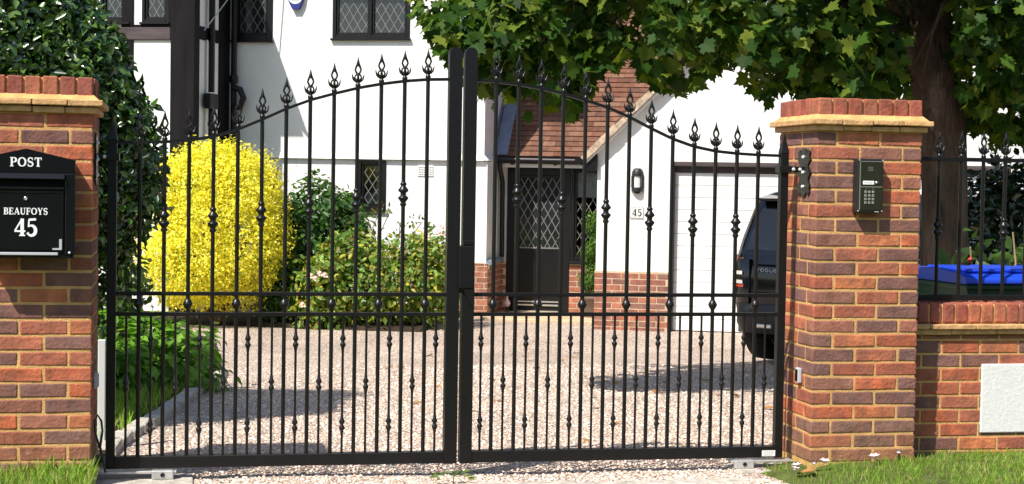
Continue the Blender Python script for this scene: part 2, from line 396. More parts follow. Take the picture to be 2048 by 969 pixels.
def make_pier(x0, x1, y0, y1, label):
    t = thing('gate_pier', ((x0+x1)/2, (y0+y1)/2, 0), label, 'gate pier', 'brick gate piers')
    b = MB(); pier_bricks(b, x0, x1, y0, y1, .07, 23)
    obj('brickwork', b, BM, t, bevel=.006, seg=2)
    zt = .07+23*.075
    c = MB()
    for (o, za, zb) in ((.022, zt-.004, zt+.024), (.046, zt+.027, zt+.055)):
        n = 4
        # plain tiles butted round the edge, each a little uneven
        for i in range(n):
            a = x0-o+(x1-x0+2*o)*i/n; e = x0-o+(x1-x0+2*o)*(i+1)/n
            c.box(a+.0015, e-.0015, y0-o, y1+o, za+random.uniform(-.002, .002), zb+random.uniform(-.002, .002), 2, jit=.0015)
    # mortar fillet sloping up to the bricks
    p = [(x0-.028, y0-.028), (x1+.028, y0-.028), (x1+.028, y1+.028), (x0-.028, y1+.028)]
    q = [(x0-.002, y0-.002), (x1+.002, y0-.002), (x1+.002, y1+.002), (x0-.002, y1+.002)]
    c.add([(*a, zt+.056) for a in p]+[(*a, zt+.082) for a in q], [(0, 1, 5, 4), (1, 2, 6, 5), (2, 3, 7, 6), (3, 0, 4, 7), (4, 5, 6, 7)], 1)
    obj('tile_creasing', c, BM, t, bevel=.005, seg=2)
    s = MB(); h0, h1 = zt+.058, zt+.165
    s.box(x0+.012, x1-.012, y0+.012, y1-.012, h0, h1-.006, 1)
    soldiers(s, x0-.002, x1+.002, y0-.004, y0+.1025, h0, h1, 'x', 7)
    soldiers(s, x0-.002, x1+.002, y1-.1025, y1+.004, h0, h1, 'x', 7)
    soldiers(s, y0+.105, y1-.105, x0-.004, x0+.1, h0, h1, 'y', 5)
    soldiers(s, y0+.105, y1-.105, x1-.1, x1+.004, h0, h1, 'y', 5)
    for i in range(5):
        soldiers(s, x0+.105, x1-.105, y0+.108+i*.068, y0+.108+i*.068+.058, h0, h1-.003, 'x', 2)
    obj('brick_coping', s, BM, t, bevel=.006, seg=2)
    return t
PLX0, PLX1, PY0, PY1 = -.975, -.42, -.22, .335
PRX0, PRX1 = 3.205, 3.785
make_pier(PLX0, PLX1, PY0, PY1, 'square red and purple brick gate pier carrying the black postbox')
make_pier(PRX0, PRX1, PY0, PY1, 'square red and purple brick gate pier carrying the keypad intercom')

# ------------------------------------------------------------------ boundary wall and railing
WX0, WX1, WY0, WY1 = 3.79, 7.4, -.04, .19
t = thing('boundary_wall', (5.6, .07, 0), 'low red brick boundary wall with a white roughcast panel and upright brick coping', 'wall')
b = MB()
b.box(WX0, WX1, WY0, WY1-.003, -.15, .715, 1)
brick_panel(b, WX0, WX1, .018, .715, WY0+.001, .005)
obj('brickwork', b, BM, t, bevel=.004)
c = MB()
for i in range(int((WX1-WX0)/.265)+1):
    a = WX0+i*.265; e = min(a+.262, WX1)
    c.box(a, e, WY0-.03, WY1+.03, .718+random.uniform(-.002, .002), .746, 2, jit=.0015)
    c.box(a-.13 if i else a, e-.13, WY0-.048, WY1+.048, .748, .774+random.uniform(-.002, .002), 2, jit=.0015)
obj('tile_creasing', c, BM, t, bevel=.005, seg=2)
s = MB(); s.box(WX0, WX1, WY0+.012, WY1-.012, .775, .878, 1)
soldiers(s, WX0, WX1, WY0, WY1, .778, .886, 'x')
obj('brick_coping', s, BM, t, bevel=.010, seg=2)
p = MB(); p.box(4.245, 5.5, WY0-.012, WY0+.02, .182, .557)
obj('roughcast_panel', p, M['roughcast'], t, bevel=.006, seg=2)
# plain brick return behind the postbox pier
t = thing('boundary_wall', (-2.6, .07, 0), 'low red brick boundary wall beyond the postbox pier', 'wall')
b = MB(); b.box(-4.5, PLX0-.005, WY0, WY1-.003, -.15, .715, 1); brick_panel(b, -4.5, PLX0-.005, .018, .715, WY0+.001, .005)
obj('brickwork', b, BM, t, bevel=.004)
s = MB(); s.box(-4.5, PLX0-.005, WY0+.012, WY1-.012, .716, .82, 1); soldiers(s, -4.5, PLX0-.005, WY0, WY1, .718, .826, 'x')
obj('brick_coping', s, BM, t, bevel=.01, seg=2)

# spear finial: collar, hooked crown, open diamond and point
def finial_mesh():
    b = MB()
    b.lathe([(.010, -.004), (.0135, .002), (.0135, .012), (.010, .016), (.0085, .022), (.0085, .030)], n=10)
    for k in range(4):
        a = k*math.pi/2; ca, sa = math.cos(a), math.sin(a); main = k % 2 == 0
        kk = 1 if main else .6
        rad = [.0, .012, .022, .027, .0305]; zz = [.024, .028, .036, .048, .066]; rr = [.0085, .0075, .0065, .0048, .001]
        b.tube([(r*ca*kk, r*sa*kk, z) for r, z in zip(rad, zz)], rr, 6)
        b.tube([(r*ca*kk, r*sa*kk, z) for r, z in zip((.010, .017, .013, .002), (.032, .046, .056, .064))], [.0055, .0045, .0045, .005], 6)
        if main: b.tube([(r*ca, r*sa, z) for r, z in zip((.002, .0095, .0145, .010, .002), (.060, .072, .084, .098, .112))], [.0064, .0056, .0052, .0058, .0078], 6)
    b.lathe([(.0065, .054), (.009, .062), (.0065, .069)], n=8)
    b.lathe([(.0085, .106), (.0095, .113), (.0065, .124), (.003, .138), (.0006, .150)], n=8)
    return b.mesh('finial', M['iron'])
FIN = finial_mesh()
def knuckle(b, z, r=.018, h=.016, n=12):
    b.lathe([(.0105, -h), (r*.8, -h*.8), (r, -h*.15), (r, h*.15), (r*.8, h*.8), (.0105, h)], z0=z, n=n)
def double_collar_mesh():
    b = MB()
    b.lathe([(.0105, -.062), (.014, -.058), (.0175, -.05), (.012, -.043), (.015, -.037), (.0262, -.022), (.0262, -.016), (.013, -.005), (.0165, 0), (.013, .005), (.0262, .016), (.0262, .022), (.015, .037), (.012, .043), (.0175, .05), (.014, .058), (.0105, .062)], n=14)
    return b.mesh('collar', M['iron'])
DC = double_collar_mesh()
def diamond_collar_mesh():
    b = MB(); b.lathe([(.0105, -.024), (.0165, -.019), (.0165, -.014), (.0238, -.003), (.0238, .003), (.0130, .024), (.0105, .026)], n=14)
    return b.mesh('collar', M['iron'])
SC = diamond_collar_mesh()
def inst(name, me, parent, loc):
    o = bpy.data.objects.new(name, me); link(o, parent, T(*loc)); return o

def topz(x):
    d = abs(x-1.3795)
    xs = [0, .07, .175, .29, .405, .522, .64, .76, .88, .996, 1.114, 1.232, 1.351, 1.47, 1.59, 1.74]
    zs = [2.014, 2.013, 2.009, 1.998, 1.981, 1.958, 1.927, 1.892, 1.845, 1.790, 1.738, 1.700, 1.678, 1.668, 1.663, 1.661]
    return float(np.interp(d, xs, zs))
def make_leaf(sgn, hx, label):
    # sgn +1: hinged towards small x, meeting stile at larger x
    xi0, xi1 = (1.311, 1.377) if sgn > 0 else (1.391, 1.454)
    ho = (-.362, -.318) if sgn > 0 else (3.085, 3.128)
    t = thing('gate_leaf', ((ho[0]+ho[1])/2, 0, .06), label, 'gate', 'wrought iron driveway gate leaves')
    xa, xb = (ho[1], xi0) if sgn > 0 else (xi1, ho[0])
    b = MB()
    # meeting stile with rounded top
    r = (xi1-xi0)/2; xc = (xi0+xi1)/2
    poly = [(xi0, .062), (xi1, .062)]+[(xc+r*math.cos(R_(a)), 2.175-r+r*math.sin(R_(a))) for a in range(0, 181, 15)]
    b.prism(poly, -.03, .03)
    o = obj('meeting_stile', b, M['black'], t, bevel=.003)
    b = MB(); xc = (ho[0]+ho[1])/2; h = (ho[1]-ho[0])/2
    b.box(ho[0], ho[1], -h, h, .062, 1.672)
    b.add([(xc-h*1.1, -h*1.1, 1.672), (xc+h*1.1, -h*1.1, 1.672), (xc+h*1.1, h*1.1, 1.672), (xc-h*1.1, h*1.1, 1.672),
           (xc-h*.95, -h*.95, 1.692), (xc+h*.95, -h*.95, 1.692), (xc+h*.95, h*.95, 1.692), (xc-h*.95, h*.95, 1.692), (xc, 0, 1.795)],
          [(0, 3, 2, 1), (0, 1, 5, 4), (1, 2, 6, 5), (2, 3, 7, 6), (3, 0, 4, 7), (4, 5, 8), (5, 6, 8), (6, 7, 8), (7, 4, 8)])
    obj('hinge_post', b, M['black'], t, bevel=.002)
    b = MB(); b.box(xa-.002, xb+.002, -.027, .027, .064, .123); obj('bottom_rail', b, M['black'], t, bevel=.003)
    for z in (.923, .822):
        b = MB(); b.box(xa-.002, xb+.002, -.0115, .0115, z-.0095, z+.0095); obj('middle_rail', b, M['black'], t, bevel=.002)
    b = MB(); n = 40
    pts = [(xa-.002+(xb-xa+.004)*i/n,) for i in range(n+1)]
    v = []
    for (x,) in pts:
        z = topz(x)
        v += [(x, -.0125, z-.008), (x, .0125, z-.008), (x, .0125, z+.007), (x, -.0125, z+.007)]
    f = []
    for i in range(n):
        for j in range(4): f.append((i*4+j, i*4+(j+1) % 4, i*4+4+(j+1) % 4, i*4+4+j))
    b.add(v, f+[(0, 1, 2, 3), (4*n+3, 4*n+2, 4*n+1, 4*n)]); obj('top_rail', b, M['black'], t)
    for i in range(13):
        x = (-.209+.1179*i) if sgn > 0 else (1.557+.1174*i)
        b = MB(); b.tube([(0, 0, .121), (0, 0, topz(x)-.006)], .0103, 10)
        pk = obj('picket', b, M['iron'], t, T(x, 0, 0))
        inst('finial', FIN, pk, (x, 0, topz(x)+.006))
        if i % 2 == 1:
            dz = max(0, (topz(x)-1.74))
            inst('collar', DC, pk, (x, 0, 1.288+.155*min(1, max(0, (1.2-abs(x-1.38))/1.0))))
        else:
            inst('collar', SC, pk, (x, 0, .872))
    for i in range(14):
        x = (-.209+.1179*(i-.5)) if sgn > 0 else (1.557+.1174*(i-.5))
        x = max(xa+.02, min(xb-.02, x))
        b = MB()
        ks = (.47,) if (i % 2 == 0) == (sgn > 0) else (.685, .265)
        prof = [(.0062, .121)]
        for kz in sorted(ks):
            prof += [(.0062, kz-.055), (.0085, kz-.032), (.0145, kz-.019), (.0145, kz-.012), (.0085, kz-.004), (.0085, kz+.002), (.0145, kz+.010), (.0145, kz+.017), (.0085, kz+.030), (.0062, kz+.055)]
        prof += [(.0062, .814)]
        b.lathe(prof, n=8)
        obj('dog_bar', b, M['iron'], t, T(x, 0, 0))
    return t
gl = make_leaf(1, 0, 'black arched spear-topped gate leaf hinged beside the postbox pier')
gr = make_leaf(-1, 0, 'black arched spear-topped gate leaf with the lock box, hinged beside the intercom pier')
b = MB(); b.box(1.371, 1.449, -.052, .04, .958, 1.172)
lb = obj('lock_box', b, M['black'], gr, bevel=.004)
b = MB(); b.box(1.391, 1.449, -.044, -.031, 1.176, 1.20); obj('lock_bracket', b, M['black'], gr, bevel=.002)
b = MB(); b.box(1.374, 1.388, -.02, .02, .93, .957); obj('lock_tongue', b, M['black'], gr, bevel=.002)
b = MB(); b.prism([(1.392, .955), (1.452, .955), (1.452, .85), (1.44, .86)], -.046, -.031)
obj('lock_bracket', b, M['black'], gr, bevel=.002)
b = MB(); b.box(3.012, 3.085, -.0292, -.0272, .072, .103)
lp = obj('maker_plate', b, M['pvc'], gr)
b = MB()
for i in range(4): b.box(3.018, 3.079-(.01 if i == 3 else 0), -.0299, -.0293, .0965-i*.0065, .098-i*.0065)
obj('fine_print', b, M['sensor'], lp)

# hinges
def make_hinge(x, sgn, px, label):
    # ornate cast plate on the pier's side face, with a strap round the post
    t = thing('hinge_bracket', (x, .05, 1.5), label, 'hinge', 'cast iron gate hinges')
    yc = -.06
    half = [(0, .128), (.030, .116), (.040, .100), (.062, .118), (.082, .104), (.074, .084), (.088, .066), (.066, .050), (.056, .034), (.074, .018), (.090, 0)]
    prof = half+[(a, -z) for a, z in half[-2::-1]]
    prof += [(-a, z) for a, z in prof[-2:0:-1]]
    b = MB(); b.prism([(yc+a, 1.575+z) for a, z in prof], x, x+sgn*.009, 'yz')
    obj('plate', b, M['iron'], t, bevel=.003)
    for z in (1.655, 1.575, 1.50):
        b = MB(); b.lathe([(.009, 0), (.009, .006), (.005, .011)], n=10)
        obj('bolt', b, M['bolt'], t, T(x+sgn*.009, yc, z) @ Matrix.Rotation(R_(90)*sgn, 4, 'Y'))
    b = MB(); xa = px-sgn*.026
    b.box(min(x+sgn*.005, px-sgn*.030), max(x+sgn*.005, px-sgn*.030), -.050, -.028, 1.575, 1.605)
    b.box(px-.03, px+.03, -.034, -.0245, 1.572, 1.608); b.box(px-.03, px+.03, .0245, .034, 1.572, 1.608)
    b.box(px-.034, px-.0245, -.034, .034, 1.572, 1.608); b.box(px+.0245, px+.034, -.034, .034, 1.572, 1.608)
    obj('strap', b, M['iron'], t, bevel=.003)
    for dx in (.016, .052):
        b = MB(); b.lathe([(.009, 0), (.0095, .006), (.006, .011)], n=10)
        obj('bolt', b, M['bolt'], t, T(px-sgn*dx-sgn*.02, -.05, 1.59) @ Matrix.Rotation(R_(90), 4, 'X'))
    return t
make_hinge(PLX1+.001, 1, -.34, 'ornate black cast hinge on the postbox pier')
make_hinge(PRX0-.001, -1, 3.1065, 'ornate black cast hinge on the intercom pier')

# photocells
def photocell(x, sgn, y, label):
    t = thing('photocell', (x, y, .5), label, 'sensor', 'gate photocells')
    b = MB(); b.box(min(x, x+sgn*.022), max(x, x+sgn*.022), y-.022, y+.022, .465, .545); obj('housing', b, M['sensor'], t, bevel=.005, seg=2)
    b = MB(); b.box(min(x+sgn*.021, x+sgn*.0245), max(x+sgn*.021, x+sgn*.0245), y-.016, y+.016, .475, .535); obj('lens', b, M['dark'], t)
photocell(PLX1+.001, 1, -.06, 'small grey photocell on the side of the postbox pier')
photocell(PRX0-.001, -1, -.06, 'small grey photocell on the side of the intercom pier')

# gate operators at ground level
def operator(x0, x1, sgn, label, slab):
    t = thing('gate_operator', ((x0+x1)/2, -.02, 0), label, 'gate opener', 'underground gate openers')
    b = MB(); b.box(x0, x1, -.045, .035, .040, .053); obj('lever', b, M['steel'], t, bevel=.003)
    xe = x1 if sgn > 0 else x0
    a, c = (xe-.12, xe-.015) if sgn > 0 else (xe+.015, xe+.12)
    b = MB(); b.box(a, c, -.058, -.02, .012, .058); obj('bracket', b, M['steel'], t, bevel=.006, seg=2)
    b = MB(); b.lathe([(.011, 0), (.011, .004), (.006, .0045), (.006, .001)], n=12)
    obj('bolt', b, M['carplastic'], t, T((a+c)/2, -.058, .036) @ Matrix.Rotation(R_(90), 4, 'X'))
    b = MB(); b.box(slab[0], slab[1], slab[2], slab[3], -.06, .012); obj('foundation_slab', b, M['concrete'], t, bevel=.008, seg=2)
operator(-.41, -.02, 1, 'galvanised steel gate opener on a concrete slab beside the postbox pier', (-.41, .06, -.2, .12))
operator(2.84, 3.18, -1, 'galvanised steel gate opener on a concrete slab beside the intercom pier', (2.86, 3.19, -.13, .12))
b = MB(); b.box(-.462, -.420, 1.23, 1.27, -.15, .575); tag(obj('trunking_post', b, M['greypvc'], bevel=.004), 'pale plastic post standing just behind the postbox pier', 'post')
b = MB(); b.tube([(-.372, -.05, .10), (-.385, -.06, .17), (-.408, -.08, .25), (-.411, -.08, .31), (-.398, -.08, .338), (-.380, -.08, .31), (-.374, -.08, .26), (-.384, -.07, .18), (-.366, -.05, .09), (-.36, -.04, .05)], .0055, 8)
tag(obj('cable', b, M['cable']), 'looped black cable hanging beside the postbox pier', 'cable')

# ------------------------------------------------------------------ postbox
px0, px1, pyf, pyb = -.932, -.492, -.362, -.222
pc = (px0+px1)/2
t = thing('postbox', (pc, -.29, 1.12), 'black gable-topped steel postbox with white lettering on the brick pier', 'postbox')
b = MB(); b.prism([(px0+.012, 1.12), (px1-.012, 1.12), (px1-.012, 1.562), (pc, 1.606), (px0+.012, 1.562)], pyf+.018, pyb)
obj('casing', b, M['postbox'], t, bevel=.006, seg=2)
# front hood: gable piece, side cheeks, sill
b = MB(); b.prism([(px0, 1.505), (px1, 1.505), (px1, 1.566), (pc, 1.616), (px0, 1.566)], pyf-.004, pyf+.03)
b.box(px0, px0+.046, pyf-.004, pyf+.03, 1.125, 1.505); b.box(px1-.046, px1, pyf-.004, pyf+.03, 1.125, 1.505)
obj('front_hood', b, M['postbox'], t, bevel=.005, seg=2)
b = MB(); b.add([(px0+.046, pyf-.004, 1.503), (px1-.046, pyf-.004, 1.503), (px1-.046, pyf-.026, 1.478), (px0+.046, pyf-.026, 1.478), (px0+.046, pyf+.012, 1.497), (px1-.046, pyf+.012, 1.497), (px1-.046, pyf-.018, 1.474), (px0+.046, pyf-.018, 1.474)],
                [(0, 1, 2, 3), (4, 7, 6, 5), (3, 2, 6, 7), (0, 3, 7, 4), (1, 5, 6, 2)])
obj('rain_flap', b, M['postbox'], t, bevel=.002)
b = MB(); b.box(px0+.046, px1-.046, pyf+.014, pyf+.02, 1.43, 1.50); obj('letter_slot', b, M['dark'], t)
b = MB(); b.box(px0+.046, px1-.046, pyf-.012, pyf+.016, 1.428, 1.440); obj('slot_lip', b, M['postbox'], t, bevel=.003)
b = MB(); dx0, dx1 = px0+.052, px1-.052
b.box(dx0, dx1, pyf-.006, pyf+.016, 1.148, 1.420)
dr = obj('door', b, M['postbox'], t, bevel=.004, seg=2)
b = MB(); b.box(dx0, dx1, pyf-.010, pyf-.0055, 1.413, 1.421); b.box(dx0, dx0+.006, pyf-.010, pyf-.0055, 1.15, 1.413); b.box(dx1-.006, dx1, pyf-.010, pyf-.0055, 1.15, 1.413)
obj('door_edge', b, M['postbox'], dr, bevel=.0015)
b = MB()
for s in (-1, 1):
    xa = pc+s*(dx1-pc-.006)
    b.box(min(xa, xa-s*.012), max(xa, xa-s*.012), pyf-.0075, pyf-.0058, 1.157, 1.20)
    b.box(min(xa, xa-s*.042), max(xa, xa-s*.042), pyf-.0078, pyf-.0058, 1.150, 1.158)
obj('corner_plate', b, M['sensor'], dr)  # sky reflections at the lower door corners, made as pale strips
b = MB(); b.lathe([(.009, 0), (.0095, .004), (.007, .007), (.002, .007), (.002, .004)], n=14)
obj('lock', b, M['silver'], dr, T(pc, pyf-.006, 1.386) @ Matrix.Rotation(R_(90), 4, 'X'))
b = MB(); b.box(px0+.03, px1-.075, pyf-.012, pyf+.02, 1.1245, 1.1375); obj('drip_strip', b, M['sensor'], t, bevel=.002)
b = MB(); b.box(px0+.006, px1-.006, pyf-.002, pyf+.03, 1.112, 1.1235); obj('base_lip', b, M['postbox'], t, bevel=.003)
b = MB(); b.lathe([(.006, 0), (.006, .004), (.002, .006)], n=10); obj('screw', b, M['bolt'], t, T(px1-.024, pyf-.004, 1.137) @ Matrix.Rotation(R_(90), 4, 'X'))
b = MB(); lettering(b, 'POST', 0, 1.5335, .042, pyf-.0042, centre=pc, width=.142); obj('lettering', b, M['whitepaint'], t)
b = MB(); lettering(b, 'BEAUFOYS', 0, 1.312, .031, pyf-.0062, centre=pc, width=.196); obj('lettering', b, M['whitepaint'], dr)
b = MB(); lettering(b, '45', 0, 1.213, .080, pyf-.0062, centre=pc, width=.102, sp=.05); obj('lettering', b, M['whitepaint'], dr)

# ------------------------------------------------------------------ intercom
ix0, ix1, iyf, iyb, iz0, iz1 = 3.402, 3.546, -.283, -.221, 1.370, 1.650
t = thing('intercom', ((ix0+ix1)/2, -.245, iz0), 'black keypad intercom panel mounted on the brick pier', 'intercom')
b = MB(); b.box(ix0, ix1, iyf, iyb, iz0, iz1); obj('housing', b, M['carplastic'], t, bevel=.006, seg=2)
b = MB(); b.box(ix0+.016, ix1-.010, iyf-.003, iyf+.001, iz0+.136, iz1-.016); b.box(ix0+.016, ix1-.010, iyf-.003, iyf+.001, iz0+.014, iz0+.133)
fp = obj('faceplate', b, M['bronze'], t, bevel=.0015)
b = MB(); b.box(ix0+.0125, ix0+.0165, iyf-.0036, iyf, iz0+.014, iz1-.014); b.box(ix0+.0125, ix1-.0065, iyf-.0036, iyf, iz1-.0165, iz1-.013); b.box(ix0+.0165, ix1-.0065, iyf-.0032, iyf, iz0+.1325, iz0+.1365)
obj('trim', b, M['key'], t)
for i in range(3):
    b = MB(); b.box(3.458, 3.487, iyf-.0045, iyf-.003, 1.586+i*.0085, 1.590+i*.0085); obj('grille_slot', b, M['silver'], fp)
b = MB(); b.box(3.432, 3.493, iyf-.0055, iyf-.003, 1.516, 1.535); ns = obj('name_strip', b, M['whitepaint'], fp, bevel=.001)
b = MB(); b.box(3.438, 3.484, iyf-.0059, iyf-.0056, 1.5235, 1.5275); obj('name_line', b, M['sensor'], ns)
b = MB(); b.lathe([(.0085, 0), (.0085, .004), (.006, .006)], n=14); obj('call_button', b, M['silver'], fp, T(3.507, iyf-.003, 1.527) @ Matrix.Rotation(R_(90), 4, 'X'))
for r in range(4):
    for c in range(3):
        b = MB(); b.box(-.0068, .0068, -.004, 0, -.0065, .0065)
        obj('key_button', b, M['key'], fp, T(3.448+c*.0205, iyf-.003, 1.478-r*.0185), bevel=.0015)
for x in (3.452, 3.487):
    b = MB(); b.box(x-.004, x+.004, iyf-.0045, iyf-.003, 1.492, 1.496); obj('status_light', b, M['silver'], fp)
for x, z in ((ix0+.008, iz0+.010), (ix1-.006, iz0+.010), (ix0+.010, iz1-.008), (ix1-.006, iz1-.008)):
    b = MB(); b.lathe([(.0035, 0), (.003, .002)], n=8); obj('screw', b, M['bolt'], t, T(x, iyf, z) @ Matrix.Rotation(R_(90), 4, 'X'))
b = MB(); b.box(ix1-.045, ix1-.022, iyf-.001, iyf+.002, iz0+.0045, iz0+.0085); obj('badge', b, M['sensor'], t)

# ------------------------------------------------------------------ railing on the low wall
t = thing('railing', (5.6, .075, .886), 'black spear-topped iron railing standing on the low brick wall', 'railing')
for z, h in ((1.662, .011), (.908, .016)):
    b = MB(); b.box(3.79, 7.4, .062, .092, z-h, z+h); obj('rail', b, M['black'], t, bevel=.002)
n = 0
for i in range(27):
    x = 3.896+.1305*i
    b = MB(); b.tube([(0, 0, .90), (0, 0, 1.66)], .0105, 10)
    pk = obj('picket', b, M['iron'], t, T(x, .077, 0))
    inst('finial', FIN, pk, (x, .077, 1.672))
    if i % 3 == 1: inst('collar', DC, pk, (x, .077, 1.283))
for x in (5.15, 6.6):
    b = MB(); b.box(x-.015, x+.015, .062, .092, .88, .895); obj('foot', b, M['black'], t)

# ------------------------------------------------------------------ ground
def gz(x, y):
    return -.33*min(max(y/8.5, 0), 1)
def sheet(name, xs, ys, zf, m, kind='structure', label=None):
    b = MB(); v = [(x, y, zf(x, y)) for y in ys for x in xs]; nx = len(xs)
    f = [(j*nx+i, j*nx+i+1, (j+1)*nx+i+1, (j+1)*nx+i) for j in range(len(ys)-1) for i in range(nx-1)]
    b.add(v, f, smooth=True); o = obj(name, b, m); o['kind'] = kind; return o
lin = lambda a, b, n: [a+(b-a)*i/n for i in range(n+1)]
sheet('ground', [-400, -60, -20, -8, 0, 8, 20, 60, 400], [-300, -60, -20, -6, -1, 0]+lin(.85, 8.5, 9)+[20, 60, 400], lambda x, y: gz(x, y)-.05, M['turf'])
def dz(x, y): return gz(x, y)+.012*mnoise.noise((x*.9, y*.9, 0))+.004*mnoise.noise((x*3, y*3, 4))
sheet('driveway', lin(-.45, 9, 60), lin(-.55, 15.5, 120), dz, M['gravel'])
# sandy forecourt edge: low concrete edging strip in front of the gate
for i, (xa, xb) in enumerate(((.12, 1.02), (1.03, 1.93), (1.94, 2.82))):
    b = MB(); b.box(xa, xb, -.42, -.30, -.1, .012, jit=.006)
    o = obj('concrete_edging', b, M['concrete'], bevel=.01, seg=2); o['kind'] = 'structure'
def vz_r(x, y): return .068+.02*mnoise.noise((x*1.3, y*1.3, 2))-max(0, 3.35-x)*.17
def vz_l(x, y): return .095+.02*mnoise.noise((x*1.3, y*1.3, 2))
sheet('verge', lin(2.93, 9, 40), lin(-2.6, -.03, 16), vz_r, M['turf'])
sheet('verge', lin(-6, -.38, 30), lin(-2.6, -.03, 16), vz_l, M['turf'])

# ------------------------------------------------------------------ foliage tools
def leafmesh(name, P, Nn, D, S, shape, faces, mats, cols):
    P = np.asarray(P); n = len(P); shape = np.asarray(shape, float); k = len(shape)
    Nn = Nn/np.maximum(np.linalg.norm(Nn, axis=1, keepdims=True), 1e-9)
    D = D-Nn*np.sum(D*Nn, axis=1, keepdims=True); D = D/np.maximum(np.linalg.norm(D, axis=1, keepdims=True), 1e-9)
    B = np.cross(D, Nn)
    V = P[:, None, :]+S[:, None, None]*(shape[None, :, 0:1]*B[:, None, :]+shape[None, :, 1:2]*D[:, None, :]+shape[None, :, 2:3]*Nn[:, None, :])
    V = V.reshape(-1, 3)
    fl = [len(f) for f in faces]; idx = np.concatenate([np.array(f) for f in faces])
    loops = (idx[None, :]+(np.arange(n)*k)[:, None]).reshape(-1)
    tot = np.tile(np.array(fl), n); st = np.concatenate([[0], np.cumsum(tot)[:-1]])
    me = bpy.data.meshes.new(name)
    me.vertices.add(len(V)); me.vertices.foreach_set('co', V.astype(np.float32).ravel())
    me.loops.add(len(loops)); me.loops.foreach_set('vertex_index', loops.astype(np.int32))
    me.polygons.add(len(tot)); me.polygons.foreach_set('loop_start', st.astype(np.int32)); me.polygons.foreach_set('loop_total', tot.astype(np.int32))
    me.update(calc_edges=True)
    for m in (mats if isinstance(mats, (list, tuple)) else [mats]): me.materials.append(m)
    a = me.attributes.new('col', 'FLOAT_COLOR', 'FACE')
    c = np.repeat(np.c_[cols, np.ones(n)], len(faces), axis=0)
    a.data.foreach_set('color', c.astype(np.float32).ravel())
    me.validate()
    return me
OVAL = [(0, 0, 0), (.2, .25, .05), (.24, .55, .06), (0, 1, -.08), (-.24, .55, .06), (-.2, .25, .05)]
SHELL = [(0, 0, 0), (.2, .25, .10), (.25, .55, .13), (0, 1, -.16), (-.25, .55, .13), (-.2, .25, .10)]
OVALF = [(0, 1, 2, 3), (0, 3, 4, 5)]
# maple leaf, two halves folded along the midrib
mh = [(.0, .0), (.10, -.10), (.36, -.12), (.30, .06), (.52, .20), (.46, .30), (.52, .42), (.27, .40), (.24, .58), (.12, .60), (0, .88)]
MAPLE = [(x, y+.05, .10*x*(1 if i else 0)-.12*max(0, y)**2) for i, (x, y) in enumerate(mh)]
nm = len(mh)
MAPLE += [(-x, y+.05, .10*x-.12*max(0, y)**2) for (x, y) in mh[1:-1]]
MAPLEF = [tuple(range(0, nm)), tuple([0, nm-1]+list(range(2*nm-3, nm-1, -1)))]
def pick(pal, n, amp=.25):
    pal = np.array(pal); c = pal[rng.integers(0, len(pal), n)]
    return c*(1+rng.uniform(-amp, amp, (n, 1)))
def blob_points(ells, nclump, per, rad, shell=(.62, 1.02), lump=.16, lf=2.2, keep=None):
    vol = np.array([e[1][0]*e[1][1]*e[1][2] for e in ells])**(2/3.); vol /= vol.sum()
    P = []; Nn = []
    tries = 0
    while len(P) < nclump and tries < nclump*12:
        tries += 1
        e = ells[rng.choice(len(ells), p=vol)]
        u = rng.normal(size=3); u /= np.linalg.norm(u)
        r = shell[0]+(shell[1]-shell[0])*rng.random()**.6
        q = 1+lump*mnoise.noise(Vector(u)*lf+Vector(e[0]))*1.6
        p = np.array(e[0])+u*np.array(e[1])*r*q
        inside = False
        for e2 in ells:
            if e2 is e: continue
            if np.sum(((p-np.array(e2[0]))/np.array(e2[1]))**2) < .45: inside = True
        if inside: continue
        if keep is not None and not keep(p): continue
        nn = u/np.array(e[1]); P.append(p); Nn.append(nn/np.linalg.norm(nn))
    P = np.array(P); Nn = np.array(Nn)
    off = rng.normal(size=(len(P), per, 3))*rad*.55
    Q = (P[:, None, :]+off).reshape(-1, 3)
    NN = (Nn[:, None, :]+off/rad*.8).reshape(-1, 3)
    return Q, NN
def foliage(name, parent, ells, nclump, per, rad, size, pal, m, shape=OVAL, faces=OVALF, shell=(.62, 1.02), lump=.16, tilt=.55, up=.35, keep=None, droop=-.3, lf=2.2):
    P, Nn = blob_points(ells, nclump, per, rad, shell, lump, lf, keep)
    if keep is not None:
        k = np.array([keep(p) for p in P]); P = P[k]; Nn = Nn[k]
    n = len(P)
    Nn = Nn/np.linalg.norm(Nn, axis=1, keepdims=True)
    nn = Nn+rng.normal(size=(n, 3))*tilt+np.array([0, 0, up])
    D = rng.normal(size=(n, 3))*.7+Nn*.6+np.array([0, 0, droop])
    S = size*rng.uniform(.55, 1.35, n)
    me = leafmesh(name, P, nn, D, S, shape, faces, m, pick(pal, n))
    return obj(name, me, None, parent)
def stems(name, parent, lst, m):
    b = MB()
    for pts, r in lst: b.tube(pts, r, 6)
    return obj(name, b, m, parent)
def fan(base, tips, r0, r1, wob=.06):
    out = []
    for tp in tips:
        a = Vector(base); c = Vector(tp); k = 5
        pts = [a.lerp(c, i/k)+Vector((random.uniform(-wob, wob), random.uniform(-wob, wob), random.uniform(-wob, wob)))*(0 if i in (0,) else 1)*min(1, i) for i in range(k+1)]
        out.append((pts, [r0+(r1-r0)*i/k for i in range(k+1)]))
    return out

